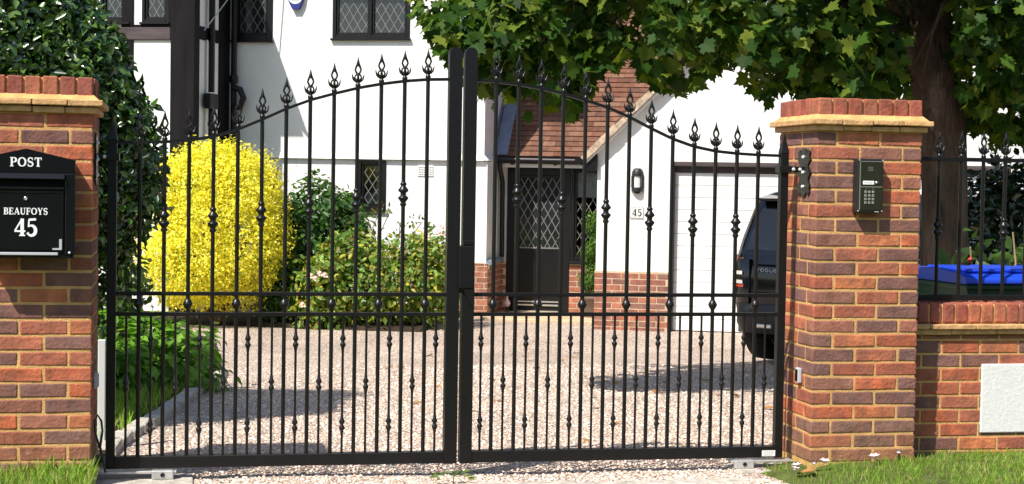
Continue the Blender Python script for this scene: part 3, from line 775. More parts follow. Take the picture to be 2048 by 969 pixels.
# ------------------------------------------------------------------ the maple
def low_bound(x):
    xs = [1.55, 1.75, 1.95, 2.2, 2.5, 2.85, 3.0, 3.15, 3.35, 3.55, 3.7, 3.9, 4.1, 4.3, 4.45, 4.65, 4.8, 5.2, 5.6, 6.0, 6.25, 6.6, 8]
    zs = [2.88, 2.68, 2.40, 2.20, 2.12, 2.06, 2.16, 2.38, 2.44, 2.36, 2.20, 2.32, 2.50, 2.42, 2.20, 2.28, 2.16, 2.14, 2.14, 2.10, 1.96, 1.92, 1.95]
    return float(np.interp(x, xs, zs))
def seen(p):
    k = 12.25/(p[1]+8.25)
    return p[0]*k, 1.5+(p[2]-1.5)*k
t = thing('maple_tree', (6.02, 4, gz(6, 4)), 'large broadleaved tree with a rough brown trunk behind the intercom pier', 'tree')
b = MB()
tp = [(6.03, 4, -.25), (6.0, 4, .1), (5.99, 4, .9), (5.98, 4, 1.5), (5.95, 4, 1.95), (5.86, 4, 2.4), (5.78, 4.02, 2.85), (5.72, 4.05, 3.4), (5.7, 4.1, 4.4), (5.6, 4.1, 6.0)]
tr = [.30, .235, .185, .18, .185, .20, .205, .17, .13, .06]
b.tube(tp, tr, 18)
for k in range(5):
    a = k*1.26; b.tube([(6.0+.12*math.cos(a), 4+.12*math.sin(a), .7), (6.02+.2*math.cos(a), 4+.2*math.sin(a), .1), (6.03+.36*math.cos(a), 4+.36*math.sin(a), -.3)], [.05, .09, .07], 8)
# ridged bark: push the surface about with noise
b.v = [(x+(.022*mnoise.noise((x*9, y*9, z*2.2)))*(1), y+.022*mnoise.noise((x*9+7, y*9, z*2.2)), z) for x, y, z in b.v]
tk = obj('trunk', b, M['bark'], t)
limbs = []
def limb(base, tip, r0, r1, sag=.25, k=8):
    a, c = Vector(base), Vector(tip); pts = []
    for i in range(k+1):
        p = a.lerp(c, i/k); p.z += sag*math.sin(math.pi*i/k)
        pts.append(p+Vector((random.uniform(-.05, .05), random.uniform(-.05, .05), random.uniform(-.04, .04)))*(1 if 0 < i < k else 0))
    return pts, [r0+(r1-r0)*i/k for i in range(k+1)]
tips = [((5.72, 4, 2.55), (3.9, 3.8, 3.0), .075), ((5.75, 4, 2.9), (2.3, 3.9, 2.9), .09), ((5.74, 4.02, 3.1), (3.2, 3.2, 4.6), .10), ((5.8, 4, 2.6), (7.6, 3.6, 3.0), .08),
        ((5.72, 4.05, 3.3), (7.2, 4.9, 4.4), .09), ((5.7, 4.1, 3.6), (5.0, 2.4, 5.0), .09), ((5.7, 4.1, 4.2), (4.2, 5.2, 5.6), .08), ((5.8, 4, 2.8), (6.4, 2.6, 3.4), .06)]
for a, c, r in tips:
    pts, rr = limb(a, c, r, .012); b = MB(); b.tube(pts, rr, 8); obj('limb', b, M['bark'], t)
tw = []
for i in range(60):
    x = random.uniform(1.9, 7.6); z = low_bound(x)+random.uniform(.05, .5); y = random.uniform(3.3, 4.7)
    a = Vector((x+random.uniform(.1, .6), y, z+random.uniform(.3, .7))); tw.append(([a, a.lerp(Vector((x, y, z)), .5)+Vector((0, 0, .06)), Vector((x, y, z))], [.012, .008, .003]))
for q in tw: stems('twig', t, [q], M['twig'])
MP = [(.15, .19, .025), (.040, .092, .011), (.030, .074, .011), (.058, .116, .014), (.034, .082, .014), (.105, .155, .02), (.020, .050, .010), (.075, .125, .016)]
def keep_maple(p):
    xt, zt = seen(p)
    if zt < low_bound(xt)-.02+.15*mnoise.noise((xt*5, p[1]*2, 1)): return False
    if xt < 1.6: return False
    if zt < 3.0 and mnoise.noise((xt*2.6+3, p[1]*.4, zt*3.2)) > .45: return False
    if zt >= 3.0 and mnoise.noise((p[0]*1.9, p[1]*1.9, p[2]*1.9)) > .22: return False
    if p[1] < 4.15 and abs(xt-float(np.interp(p[2], [1.5, 1.95, 2.4, 2.85, 3.4], [5.98, 5.95, 5.86, 5.78, 5.72]))) < .20+.05*mnoise.noise((p[2]*6, p[0]*3, 2)) and p[2] < 3.1: return False
    return True
crown_e = [((4.6, 4.2, 3.9), (2.9, 1.6, 1.7)), ((6.6, 4.2, 3.7), (2.2, 1.8, 1.8)), ((3.0, 4.0, 3.0), (1.35, .9, .95)), ((4.4, 3.5, 2.8), (2.3, .9, .75)), ((6.6, 3.9, 2.6), (1.9, .9, .85)), ((6.9, 3.5, 2.4), (1.0, .6, .5)), ((7.1, 3.9, 2.2), (1.0, .5, .45)), ((4.75, 3.7, 2.35), (.5, .35, .3)), ((2.3, 3.7, 2.6), (.7, .4, .45)), ((4.6, 3.6, 5.2), (2.6, 2.2, 1.8)),
  ((2.55, 3.9, 2.45), (.75, .5, .45)), ((3.9, 3.9, 2.45), (.6, .5, .35)), ((5.0, 3.9, 2.45), (.8, .5, .4)), ((6.7, 3.9, 2.3), (.8, .6, .5)), ((1.95, 3.9, 2.75), (.35, .35, .35))]
foliage('crown', t, crown_e, 1750, 18, .22, .122, MP, M['maple'], MAPLE, MAPLEF, shell=(.25, 1.02), lump=.2, tilt=.7, up=.9, keep=keep_maple, droop=-.6)

# ------------------------------------------------------------------ shrubs near the gate
LP = [(.058, .135, .020), (.078, .165, .026), (.036, .082, .015), (.11, .20, .035), (.024, .055, .013)]
def keep_laurel(p):
    k = 10.75/(p[1]+8.25); x, z = p[0]*k, 1.5+(p[2]-1.5)*k
    return x < float(np.interp(z, [.3, .6, 1.1, 1.5, 1.86, 2.2, 2.6, 3.2], [-.5, -.36, -.16, -.10, -.13, -.34, -.56, -.9]))+.20*mnoise.noise((z*3.2, p[1]*2, 5))+.07*mnoise.noise((z*9, p[1]*6, 1))
t = thing('laurel_bush', (-1.2, 2.5, gz(0, 2.5)), 'tall glossy dark evergreen bush behind the postbox pier', 'bush')
stems('stem', t, fan((-1.2, 2.5, -.15), [(-.5, 2.4, 1.6), (-.9, 2.4, 2.2), (-1.5, 2.5, 2.6), (-1.8, 2.5, 3.4), (-.6, 2.6, 1.2), (-.6, 2.5, 1.0)], .04, .008), M['twig'])
foliage('foliage', t, [((-1.2, 2.5, 1.45), (1.0, .65, 1.15)), ((-1.45, 2.5, 2.35), (.98, .62, 1.05)), ((-.85, 2.45, 1.85), (.70, .55, .72)), ((-1.3, 2.4, 2.0), (.9, .6, 1.0)), ((-.62, 2.45, 1.5), (.46, .45, .55)), ((-.75, 2.4, 2.05), (.5, .45, .5)), ((-1.75, 2.45, 3.4), (.75, .5, .75))], 4200, 13, .11, .064, LP, M['gloss'], SHELL, shell=(.62, 1.0), lump=.12, tilt=.75, up=.35, lf=4, keep=keep_laurel)
t = thing('garden_plant', (-.28, 4.9, gz(0, 4.9)), 'low mound of broad bright green leaves inside the white kerb stones', 'plant')
stems('stem', t, fan((-.3, 5.0, -.22), [(-.7, 4.9, .2), (-.3, 4.7, .3), (.1, 4.9, .2), (-.1, 5.3, .2)], .012, .004), M['twig'])
foliage('foliage', t, [((-.55, 4.9, .0), (.5, .5, .40)), ((-.10, 5.0, -.06), (.38, .42, .36)), ((-.75, 4.6, .0), (.4, .35, .40))], 420, 9, .10, .115, [(.17, .34, .035), (.13, .27, .03), (.22, .40, .05), (.10, .21, .025)], M['leaf'], shell=(.5, 1.02), tilt=.45, up=.8)
t = thing('garden_plant', (-1.3, 6.8, gz(0, 6.8)), 'dim loose green shrub growing between the evergreen bush and the house', 'plant')
stems('stem', t, fan((-1.2, 7.2, -.3), [(-.7, 7, .5), (-1.2, 7, .9), (-1.8, 7, .6)], .015, .004), M['twig'])
foliage('foliage', t, [((-1.2, 7.2, .25), (.85, .5, .55)), ((-.75, 7.4, .45), (.42, .4, .45))], 240, 9, .12, .10, [(.06, .11, .022), (.045, .085, .02), (.09, .13, .03)], M['leaf'], shell=(.5, 1.02))
# soil bed under them, white kerb stones round it
kp = [(-.40, .95), (-.37, 1.36), (-.27, 2.05), (-.12, 3.0), (-.01, 3.9), (.12, 4.8), (.26, 5.7), (.36, 6.5)]
b = MB(); pl = [(-5, 1.0)]+kp+[(.5, 9.5), (-5, 9.5)]
v = []
bedx = lambda y: float(np.interp(y, [k[1] for k in kp], [k[0] for k in kp]))
ys = lin(.5, 10.6, 40); vv = []; ff = []
for y in ys:
    for i in range(9): x = -6+(bedx(y)+6)*i/8; vv.append((x, y, gz(x, y)+.03+(.012*mnoise.noise((x*3, y*3, 0)))))
for j in range(40):
    for i in range(8): ff.append((j*9+i, j*9+i+1, j*9+10+i, j*9+9+i))
b.add(vv, ff, smooth=True); o = obj('garden_bed', b, M['soil']); o['kind'] = 'structure'
for i in range(len(kp)-1):
    a, c = Vector((*kp[i], 0)), Vector((*kp[i+1], 0)); d = c-a; k = max(1, round(d.length/.30))
    for j in range(k):
        p = a.lerp(c, (j+.08)/k); q = a.lerp(c, (j+.94)/k); u = (q-p).normalized(); w = Vector((-u.y, u.x, 0))*.055
        b = MB(); z0 = gz(0, p.y)-.05; z1 = gz(0, (p.y+q.y)/2)+.055+random.uniform(-.008, .008)
        cs = [p+w, p-w, q-w, q+w]
        b.add([(r.x+random.uniform(-.008, .008), r.y, z0) for r in cs]+[(r.x+random.uniform(-.01, .01), r.y, z1) for r in cs], [(3, 2, 1, 0), (4, 5, 6, 7), (0, 1, 5, 4), (1, 2, 6, 5), (2, 3, 7, 6), (3, 0, 4, 7)])
        o = obj('kerb_stone', b, M['concrete'], bevel=.016, seg=2)
        tag(o, 'whitewashed kerb stone in the curving row edging the planted bed', 'kerb stone', 'kerb stones edging the planted bed')

# shrubs behind the railing
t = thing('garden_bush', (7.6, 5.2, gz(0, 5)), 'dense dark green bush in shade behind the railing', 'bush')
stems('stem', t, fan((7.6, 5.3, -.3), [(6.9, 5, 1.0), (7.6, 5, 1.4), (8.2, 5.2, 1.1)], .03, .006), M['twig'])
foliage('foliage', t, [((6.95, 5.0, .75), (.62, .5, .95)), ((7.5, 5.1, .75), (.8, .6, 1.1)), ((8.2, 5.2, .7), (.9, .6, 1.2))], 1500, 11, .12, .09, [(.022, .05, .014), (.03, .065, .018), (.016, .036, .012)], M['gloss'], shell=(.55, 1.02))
t = thing('rose_shrub', (5.55, 2.0, gz(0, 2)), 'leggy shrub with pale stems and a red hip behind the wheelie bins', 'shrub')
tipz = [(5.15, 1.95, 1.10), (5.4, 1.9, 1.25), (5.62, 1.9, 1.35), (5.75, 1.95, 1.15), (5.95, 2.0, 1.2), (6.15, 2, 1.3), (5.3, 2.0, 1.0), (5.85, 1.85, 1.05)]
stems('stem', t, fan((5.6, 2.05, -.1), tipz, .014, .006, .05), M['paletwig'])
foliage('foliage', t, [((5.35, 2.05, .92), (.42, .28, .24)), ((5.95, 2.1, .95), (.42, .3, .26))], 60, 6, .11, .115, [(.045, .095, .02), (.03, .07, .018), (.07, .13, .025)], M['leaf'], shell=(.3, 1.05), tilt=.7)
b = MB(); b.lathe([(.002, -.018), (.013, -.010), (.016, 0), (.012, .011), (.005, .016)], n=10); obj('rose_hip', b, M['red'], t, T(5.665, 1.9, 1.345))
b = MB(); b.lathe([(.002, -.018), (.013, -.010), (.016, 0), (.012, .011), (.005, .016)], n=10); obj('rose_hip', b, M['red'], t, T(5.16, 1.92, 1.03))

# ------------------------------------------------------------------ wheelie bins
def wheelie(x, y, rz, lidm, label, dzl=0):
    fr = T(x, y, 0) @ Matrix.Rotation(rz, 4, 'Z')
    t = thing('wheelie_bin', (0, 0, gz(x, y)), label, 'wheelie bin', 'wheelie bins behind the railing', frame=fr)
    g = gz(x, y)
    b = MB(); w0, d0, w1, d1 = .22, .24, .285, .335
    z0, z1 = g+.06, g+.98+dzl
    b.add([(-w0, -d0, z0), (w0, -d0, z0), (w0, d0, z0), (-w0, d0, z0), (-w1, -d1, z1), (w1, -d1, z1), (w1, d1, z1), (-w1, d1, z1)],
          [(3, 2, 1, 0), (0, 1, 5, 4), (1, 2, 6, 5), (2, 3, 7, 6), (3, 0, 4, 7), (4, 5, 6, 7)])
    b.box(-w1-.012, w1+.012, -d1-.012, d1+.012, z1-.035, z1)
    obj('body', b, M['greenplastic'], t, fr, bevel=.012, seg=2)
    b = MB()
    prof = [(-d1-.035, z1+.002), (-d1-.03, z1+.035), (-d1+.03, z1+.055), (0, z1+.075), (d1-.05, z1+.07), (d1+.03, z1+.05), (d1+.04, z1+.004)]
    b.prism(prof, -w1-.03, w1+.03, 'yz')
    b.box(-w1+.04, -.03, -d1+.05, d1-.12, z1+.062, z1+.083); b.box(.03, w1-.04, -d1+.05, d1-.12, z1+.062, z1+.083)
    obj('lid', b, lidm, t, fr, bevel=.012, seg=2)
    b = MB(); b.tube([(-.2, d1+.04, z1-.01), (-.2, d1+.08, z1+.01), (.2, d1+.08, z1+.01), (.2, d1+.04, z1-.01)], .014, 8); obj('handle', b, M['greenplastic'], t, fr)
    for s in (-1, 1):
        b = MB(); b.lathe([(.10, -.025), (.105, -.01), (.105, .01), (.10, .025)], n=20)
        obj('wheel', b, M['rubber'], t, fr @ T(s*.25, d0+.02, g+.105) @ Matrix.Rotation(R_(90), 4, 'Y'))
wheelie(4.60, .66, R_(3), M['blueplastic'], 'green wheelie bin with a bright blue lid, just past the intercom pier', .012)
wheelie(5.30, .70, R_(-2), M['blueplastic'], 'green wheelie bin with a blue lid, farther along the low wall', .02)
wheelie(4.36, 1.45, R_(-4), M['greenplastic'], 'dark green wheelie bin with a green lid, half hidden by the intercom pier', .0)

# ------------------------------------------------------------------ the house (built in its own frame)
GB, MBK, WB, DB = 12.82, 14.05, 12.70, 14.95      # fronts: garage, main wall, timbered wing, door wall
house = thing('house', (-2.5, 14, -.33), 'white rendered house with half-timbered wing, tiled porch and garage', 'house', frame=HF)
def H(name, mb, mats, parent=None, bevel=0, seg=1, label=None): return obj(name, mb, mats, parent or house, HF, bevel, seg, label)
def holes(mb, a0, a1, z0, z1, b0, b1, hs, mi=0):
    xs = sorted({a0, a1, *[h[0] for h in hs], *[h[1] for h in hs]}); zs = sorted({z0, z1, *[h[2] for h in hs], *[h[3] for h in hs]})
    v = {}; V = []; Fc = []
    def vid(x, y, z):
        k = (round(x, 4), round(y, 4), round(z, 4))
        if k not in v: v[k] = len(V); V.append(k)
        return v[k]
    nx, nz = len(xs)-1, len(zs)-1
    solid = [[not any(h[0]-1e-6 <= xs[i] and xs[i+1] <= h[1]+1e-6 and h[2]-1e-6 <= zs[j] and zs[j+1] <= h[3]+1e-6 for h in hs) for j in range(nz)] for i in range(nx)]
    S = lambda i, j: 0 <= i < nx and 0 <= j < nz and solid[i][j]
    for i in range(nx):
        for j in range(nz):
            if not S(i, j): continue
            x0, x1, y0, y1 = xs[i], xs[i+1], zs[j], zs[j+1]
            q = [vid(x0, b0, y0), vid(x1, b0, y0), vid(x1, b0, y1), vid(x0, b0, y1)]; r = [vid(x0, b1, y0), vid(x1, b1, y0), vid(x1, b1, y1), vid(x0, b1, y1)]
            Fc.append(tuple(q)); Fc.append(tuple(r[::-1]))
            if not S(i, j-1): Fc.append((q[0], r[0], r[1], q[1]))
            if not S(i, j+1): Fc.append((q[3], q[2], r[2], r[3]))
            if not S(i-1, j): Fc.append((q[0], q[3], r[3], r[0]))
            if not S(i+1, j): Fc.append((q[1], r[1], r[2], q[2]))
    mb.add(V, Fc, mi)
def leading(mb, a0, a1, z0, z1, b, dx, dz_, w=.008, ox=0, oz=0):
    # diamond lattice of flat strips clipped to the pane, each slightly proud of the next
    cx, cz = (a0+a1)/2+ox, (z0+z1)/2+oz; sl = dz_/dx
    n = int(((a1-a0)/dx+(z1-z0)/dz_))+3
    q = 0
    for sg in (1, -1):
        for i in range(-n, n+1):
            # line z = cz + sg*sl*(a-cx) + i*dz_
            pts = []
            for a in (a0, a1):
                z = cz+sg*sl*(a-cx)+i*dz_
                if z0 <= z <= z1: pts.append((a, z))
            for z in (z0, z1):
                a = cx+(z-cz-i*dz_)/(sg*sl)
                if a0 < a < a1: pts.append((a, z))
            if len(pts) < 2: continue
            pts = sorted(pts)[::len(pts)-1]
            if math.dist(*pts) < .02: continue
            q = (q+1) % 5
            mb.ribbon(pts, w, .0, .004+.0006*sg+.0001*q, (0, b, 0), (1, 0, 0), (0, 0, 1))
def window(a0, a1, z0, z1, bf, panes, frame=.05, fm='blackpaint', dx=.115, dz_=.19, sill=True, clear=False, sash=.03, proud=.015):
    b = MB(); D = .09
    b.box(a0, a0+frame, bf-proud, bf+D, z0, z1); b.box(a1-frame, a1, bf-proud, bf+D, z0, z1)
    b.box(a0+frame, a1-frame, bf-proud, bf+D, z0, z0+frame); b.box(a0+frame, a1-frame, bf-proud, bf+D, z1-frame, z1)
    w = H('window', b, M[fm], bevel=.004)
    for i in range(len(panes)-1):
        b = MB(); m = panes[i][1]; m2 = panes[i+1][0]
        b.box(m, m2, bf-proud-.002, bf+D, z0+frame, z1-frame); H('mullion', b, M[fm], w, bevel=.003)
    for (p0, p1) in panes:
        b = MB(); s0, s1, y0, y1 = p0, p1, z0+frame, z1-frame; e = sash
        b.box(s0, s0+e, bf+.012, bf+.055, y0, y1); b.box(s1-e, s1, bf+.012, bf+.055, y0, y1)
        b.box(s0+e, s1-e, bf+.012, bf+.055, y0, y0+e); b.box(s0+e, s1-e, bf+.012, bf+.055, y1-e, y1)
        H('sash', b, M[fm], w, bevel=.003)
        b = MB(); b.box(s0+e-.003, s1-e+.003, bf+.040, bf+.046, y0+e-.003, y1-e+.003); H('pane', b, M['clear' if clear else 'glass'], w)
        b = MB(); leading(b, s0+e, s1-e, y0+e, y1-e, bf+.039, dx, dz_); H('leading', b, M['lead'], w)
    if sill:
        b = MB(); b.box(a0-.02, a1+.02, bf-.055, bf+.0, z0-.028, z0-.001); H('sill', b, M[fm], w, bevel=.004)
    return w

# main block
WN1 = (-3.35, -2.27, 3.41, 4.38); WN2 = (-4.78, -4.20, 3.38, 4.36); WN3 = (-2.98, -2.58, 1.09, 1.76)
b = MB()
holes(b, -4.83, -1.22, 1.80, 4.95, MBK-.03, MBK+.27, [WN1, WN2])
b.add([(-4.83, MBK-.03, 1.799), (-1.22, MBK-.03, 1.799), (-1.22, MBK-.055, 1.775), (-4.83, MBK-.055, 1.775), (-4.83, MBK+.01, 1.771), (-1.22, MBK+.01, 1.771), (-1.22, MBK+.01, 1.799), (-4.83, MBK+.01, 1.799)],
      [(0, 3, 2, 1), (3, 4, 5, 2), (1, 2, 5, 6), (0, 7, 4, 3)])
b.add([(-4.83, MBK-.031, 1.86), (-1.22, MBK-.031, 1.86), (-1.22, MBK-.056, 1.776), (-4.83, MBK-.056, 1.776)], [(0, 3, 2, 1)])
H('upper_wall', b, M['render'])
b = MB(); holes(b, -4.83, -1.18, -.5, 1.768, MBK+.002, MBK+.27, [WN3]); H('lower_wall', b, M['render'])
b = MB(); b.box(-4.83, -1.22, MBK+.9, 20, -.5, 4.95); b.box(-1.50, -1.22, MBK+.275, MBK+.897, 1.80, 4.95); b.box(-1.50, -1.18, MBK+.275, MBK+.897, -.5, 1.795)
H('side_wall', b, M['render'])
b = MB(); b.add([(-1.222, MBK-.02, 1.86), (-1.222, MBK+.9, 1.86), (-1.16, MBK+.9, 1.78), (-1.16, MBK-.04, 1.78), (-1.222, MBK-.04, 1.78), (-1.222, MBK+.9, 1.78)], [(0, 3, 2, 1), (3, 4, 5, 2), (0, 4, 3)])
H('bell_edge', b, M['render'])
window(*WN1, MBK-.03, [(-3.30, -2.835), (-2.80, -2.32)], dx=.118, dz_=.20)
window(*WN2, MBK-.03, [(-4.70, -4.28)], frame=.08, dx=.12, dz_=.20)
w3 = window(*WN3, MBK+.002, [(-2.93, -2.63)], dx=.11, dz_=.17, clear=True)
b = MB(); b.lathe([(.06, 0), (.065, .16), (.058, .16), (.054, .02)], n=16); H('candle', b, M['candle'], w3).location = (-2.85, MBK+.16, 1.16)
b = MB(); b.lathe([(.065, 0), (.07, .2), (.06, .2), (.06, .02)], n=16); H('candle', b, M['candle'], w3).location = (-2.72, MBK+.15, 1.16)
b = MB(); b.lathe([(.02, 0), (.045, .04), (.03, .09), (.002, .11)], n=10); H('flower', b, M['pink'], w3).location = (-2.72, MBK+.15, 1.355)
b = MB(); b.box(-2.14, -1.92, MBK-.012, MBK+.004, 1.555, 1.70)
av = H('air_vent', b, M['render'], bevel=.003)
b = MB()
for i in range(8):
    for j in range(4): b.box(-2.125+i*.0255, -2.125+i*.0255+.014, MBK-.0135, MBK-.011, 1.57+j*.031, 1.57+j*.031+.018)
H('grating', b, M['timberold'], av)
# main eaves and roof
b = MB(); b.box(-4.3, -.95, MBK-.36, MBK+.02, 4.52, 4.56); b.box(-4.3, -.95, MBK-.40, MBK-.362, 4.46, 4.64); H('soffit', b, M['blackpaint'])
RC = [(.150, .070, .044), (.175, .084, .052), (.125, .062, .042), (.195, .102, .066), (.165, .080, .054), (.140, .060, .038)]
def tiled(mb, org, u, v, width, length, gauge=.1, tw=.165, strip=False, th=.012):
    # courses of plain tiles up a slope: u along the eaves, v up the slope, each course lapping the one below
    org, u, v = Vector(org), Vector(u).normalized(), Vector(v).normalized(); n = u.cross(v)
    if n.z < 0: n = -n
    for k in range(int(length/gauge)):
        off = (tw/2 if k % 2 else 0); a = -off
        while a < width-.01:
            e = min(a+(width+1 if strip else tw)-.002, width); s = max(a, 0)
            if e-s > .01:
                c = jc(random.choice(RC), .15); j = random.uniform(-.002, .003)
                p0 = org+v*(k*gauge); p1 = org+v*(k*gauge+gauge+.03)
                lo = n*(th+.012+j); hi = n*(.006+j*.3)
                vv = [p0+u*s+n*.0, p0+u*e+n*.0, p1+u*e-n*.004, p1+u*s-n*.004, p0+u*s+lo, p0+u*e+lo, p1+u*e+hi, p1+u*s+hi]
                mb.add(vv, [(3, 2, 1, 0), (4, 5, 6, 7), (0, 1, 5, 4), (1, 2, 6, 5), (2, 3, 7, 6), (3, 0, 4, 7)], 0, c)
            a = e+.002 if e < width else width
b = MB(); tiled(b, (-4.83, MBK-.42, 4.60), (1, 0, 0), (0, 1, 1), 3.95, 3.9, gauge=.2, strip=True)
b.prism([(MBK-.38, 4.59), (MBK+2.4, 7.36), (MBK+5.2, 4.59)], -4.83, -.92, 'yz', 1); H('roof', b, [M['rooftile'], M['render']])
# alarm box
t = thing('alarm_box', (-3.86, MBK-.06, 3.78), 'blue alarm box with a white oval face, high on the white wall', 'alarm box', frame=HF)
b = MB(); b.prism([(-3.905, 3.80), (-3.815, 3.80), (-3.765, 3.90), (-3.745, 4.02), (-3.77, 4.16), (-3.95, 4.16), (-3.975, 4.02), (-3.955, 3.90)], MBK-.10, MBK-.031)
obj('casing', b, M['blueplate'], t, HF, .01, 2)
b = MB(); b.prism([(-3.86+.095*math.cos(a*math.pi/12), 3.955+.085*math.sin(a*math.pi/12)) for a in range(24)], MBK-.106, MBK-.099)
fc = obj('face', b, M['whitepaint'], t, HF)
b = MB(); 
for i in range(9): b.box(-3.915+i*.0125, -3.915+i*.0125+.009, MBK-.108, MBK-.1055, 3.918, 3.93)
obj('fine_print', b, M['cable'], fc, HF)

# porch and door wall
b = MB(); DO = (-1.06, -.165, -.5, 1.715); SL = (-.160, .44, .42, 1.715)
holes(b, -1.22, .95, -.5, 1.84, DB, DB+.25, [DO, SL]); b.box(-1.2, .95, DB+.9, DB+1.0, -.5, 2.2); H('porch_wall', b, M['render'])
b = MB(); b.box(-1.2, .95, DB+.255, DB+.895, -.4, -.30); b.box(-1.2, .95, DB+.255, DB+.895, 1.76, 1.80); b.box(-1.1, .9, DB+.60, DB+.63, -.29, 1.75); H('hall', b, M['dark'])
b = MB()
b.box(-1.06, -.92, DB-.03, DB+.1, -.31, 1.715); b.box(-.27, -.165, DB-.03, DB+.1, -.31, 1.715); b.box(-.92, -.27, DB-.03, DB+.1, 1.60, 1.715)
H('door_frame', b, M['blackpaint'], bevel=.005)
b = MB(); d0, d1 = -.918, -.272; g0, g1, gz0, gz1 = -.885, -.325, .575, 1.555
holes(b, d0, d1, -.285, 1.598, DB+.015, DB+.06, [(g0, g1, gz0, gz1)])
door = H('front_door', b, M['blackpaint'], bevel=.004)
b = MB(); b.box(g0-.002, g1+.002, DB+.034, DB+.040, gz0-.002, gz1+.002); H('pane', b, M['glass'], door)
b = MB(); leading(b, g0, g1, gz0, gz1, DB+.033, .113, .20, .0095); b.box(g0, g1, DB+.024, DB+.0335, gz0, gz0+.018); H('leading', b, M['lead'], door)
b = MB(); b.box(-.895, -.30, DB-.012, DB+.014, -.175, -.155); b.box(-.895, -.30, DB-.016, DB+.014, -.225, -.20); H('weather_bar', b, M['silver'], door, bevel=.004)
b = MB(); b.box(-.302, -.284, DB+.004, DB+.0145, .55, .80); hd = H('handle', b, M['blackpaint'], door, bevel=.003)
b = MB(); b.box(-.36, -.288, DB-.03, DB-.012, .695, .715); b.box(-.30, -.286, DB-.03, DB+.003, .695, .715); H('lever', b, M['blackpaint'], hd, bevel=.004)
b = MB(); b.box(-.299, -.287, DB-.001, DB+.003, .585, .64); H('lock', b, M['silver'], hd)
b = MB(); b.box(-.92, -.27, DB-.05, DB+.1, -.315, -.287); H('threshold', b, M['silver'])
w4 = window(-.160, .44, .42, 1.715, DB, [(-.115, .39)], frame=.045, dx=.118, dz_=.20, clear=True, sill=False)
b = MB(); b.box(-.14, .42, DB+.062, DB+.075, 1.30, 1.68); H('blind', b, M['pvc'], w4)  # white panel in place of the pale reflection on the sidelight pane
b = MB(); b.box(-.20, .47, DB-.10, DB+.0, .378, .418); H('sill', b, M['blackpaint'], bevel=.006)
def plinth(box, *a, **k):
    b = MB(); b.box(*box, 1); brick_panel(b, *a, pal=PALH, **k); H('brick_plinth', b, [M['brick'], M['mortar_pale'], M['tile']], bevel=.003)
plinth((-.165, .5, DB-.045, DB-.001, -.5, .376), -.165, .5, -.31, .376, DB-.044)
plinth((-1.2, -1.065, DB-.045, DB-.001, -.5, .39), -1.2, -1.065, -.31, .39, DB-.044)
plinth((-1.178, -1.14, MBK+.05, DB-.05, -.5, .40), MBK+.05, DB-.05, -.31, .40, -1.141, axis='y', sgn=1)
plinth((-2.2, -1.15, MBK-.045, MBK+.001, -.5, .40), -2.2, -1.15, -.31, .40, MBK-.044)
b = MB(); b.tube([(-1.13, MBK-.03, .41), (-1.13, DB-.06, .42)], .04, 8); H('plinth_capping', b, M['flash'])
# porch roof
b = MB(); tiled(b, (-1.21, DB-.28, 1.845), (1, 0, 0), (0, 1, 1.0), 3.2, 3.35, gauge=.102)
b.prism([(DB-.26, 1.835), (DB+2.12, 4.22), (DB+4.4, 1.9)], -1.21, 2.0, 'yz', 1); H('porch_roof', b, [M['rooftile'], M['dark']])
b = MB(); b.add([(-1.20, DB-.29, 1.875), (-1.02, DB-.29, 1.875), (-1.02, DB+2.05, 4.215), (-1.20, DB+2.05, 4.215)], [(0, 1, 2, 3)])
b.add([(-1.217, DB-.29, 1.878), (-1.217, DB+2.05, 4.218), (-1.217, DB+2.05, 4.37), (-1.217, DB-.29, 2.03)], [(3, 2, 1, 0)]); H('lead_flashing', b, M['flash'])
b = MB(); b.box(-1.20, .52, DB-.25, DB-.225, 1.70, 1.835); H('fascia', b, M['pvc'])
def gutter(pts, r, name='gutter'):
    b = MB(); b.tube(pts, r, 10); return H(name, b, M['blackpaint'])
gutter([(-1.22, DB-.315, 1.80), (.42, DB-.315, 1.79)], .048)
for a in (-.95, -.35, .2):
    b = MB(); b.box(a-.02, a+.02, DB-.33, DB-.22, 1.735, 1.83); H('gutter_bracket', b, M['blackpaint'])
b = MB(); b.tube([(-1.12, DB-.315, 1.80), (-1.12, DB-.31, 1.70), (-1.12, DB-.09, 1.50), (-1.115, DB-.08, .45)], .034, 8); H('downpipe', b, M['blackpaint'])

# garage
GD = (1.372, 5.45, -.6, 1.785); AP = 3.41
b = MB(); holes(b, .46, 6.36, -.5, 2.0, GB, GB+.25, [GD])
b.prism([(.46, 2.0), (6.36, 2.0), (AP, 4.91)], GB, GB+.25); b.box(.46, .71, GB+.25, DB-.002, -.5, 1.95); b.box(.46, .71, DB+.255, 19, -.5, 1.95); b.box(6.11, 6.36, GB+.25, 19, -.5, 1.95)
H('garage_wall', b, M['render'])
plinth((.45, 1.372, GB-.022, GB-.0005, -.5, .405), .45, 1.372, -.36, .405, GB-.021)
plinth((5.45, 6.37, GB-.022, GB-.0005, -.5, .405), 5.45, 6.37, -.36, .405, GB-.021)
b = MB(); b.box(1.374, 1.424, GB-.02, GB+.16, -.4, 1.783); b.box(5.398, 5.448, GB-.02, GB+.16, -.4, 1.783); b.box(1.424, 5.398, GB-.02, GB+.16, 1.735, 1.783)
b.box(1.424, 5.398, GB+.06, GB+.16, 1.645, 1.733)
H('garage_frame', b, M['timberold'].copy(), bevel=.004)
b = MB(); n = 13; hh = (1.643+.325)/n
for i in range(n): b.box(1.428, 5.394, GB+.075+(.0), GB+.12, -.325+i*hh+.004, -.325+(i+1)*hh-.004)
b.box(1.428, 5.394, GB+.085, GB+.115, -.322, 1.64)
gd = H('garage_door', b, M['pvc'], bevel=.006, seg=2)
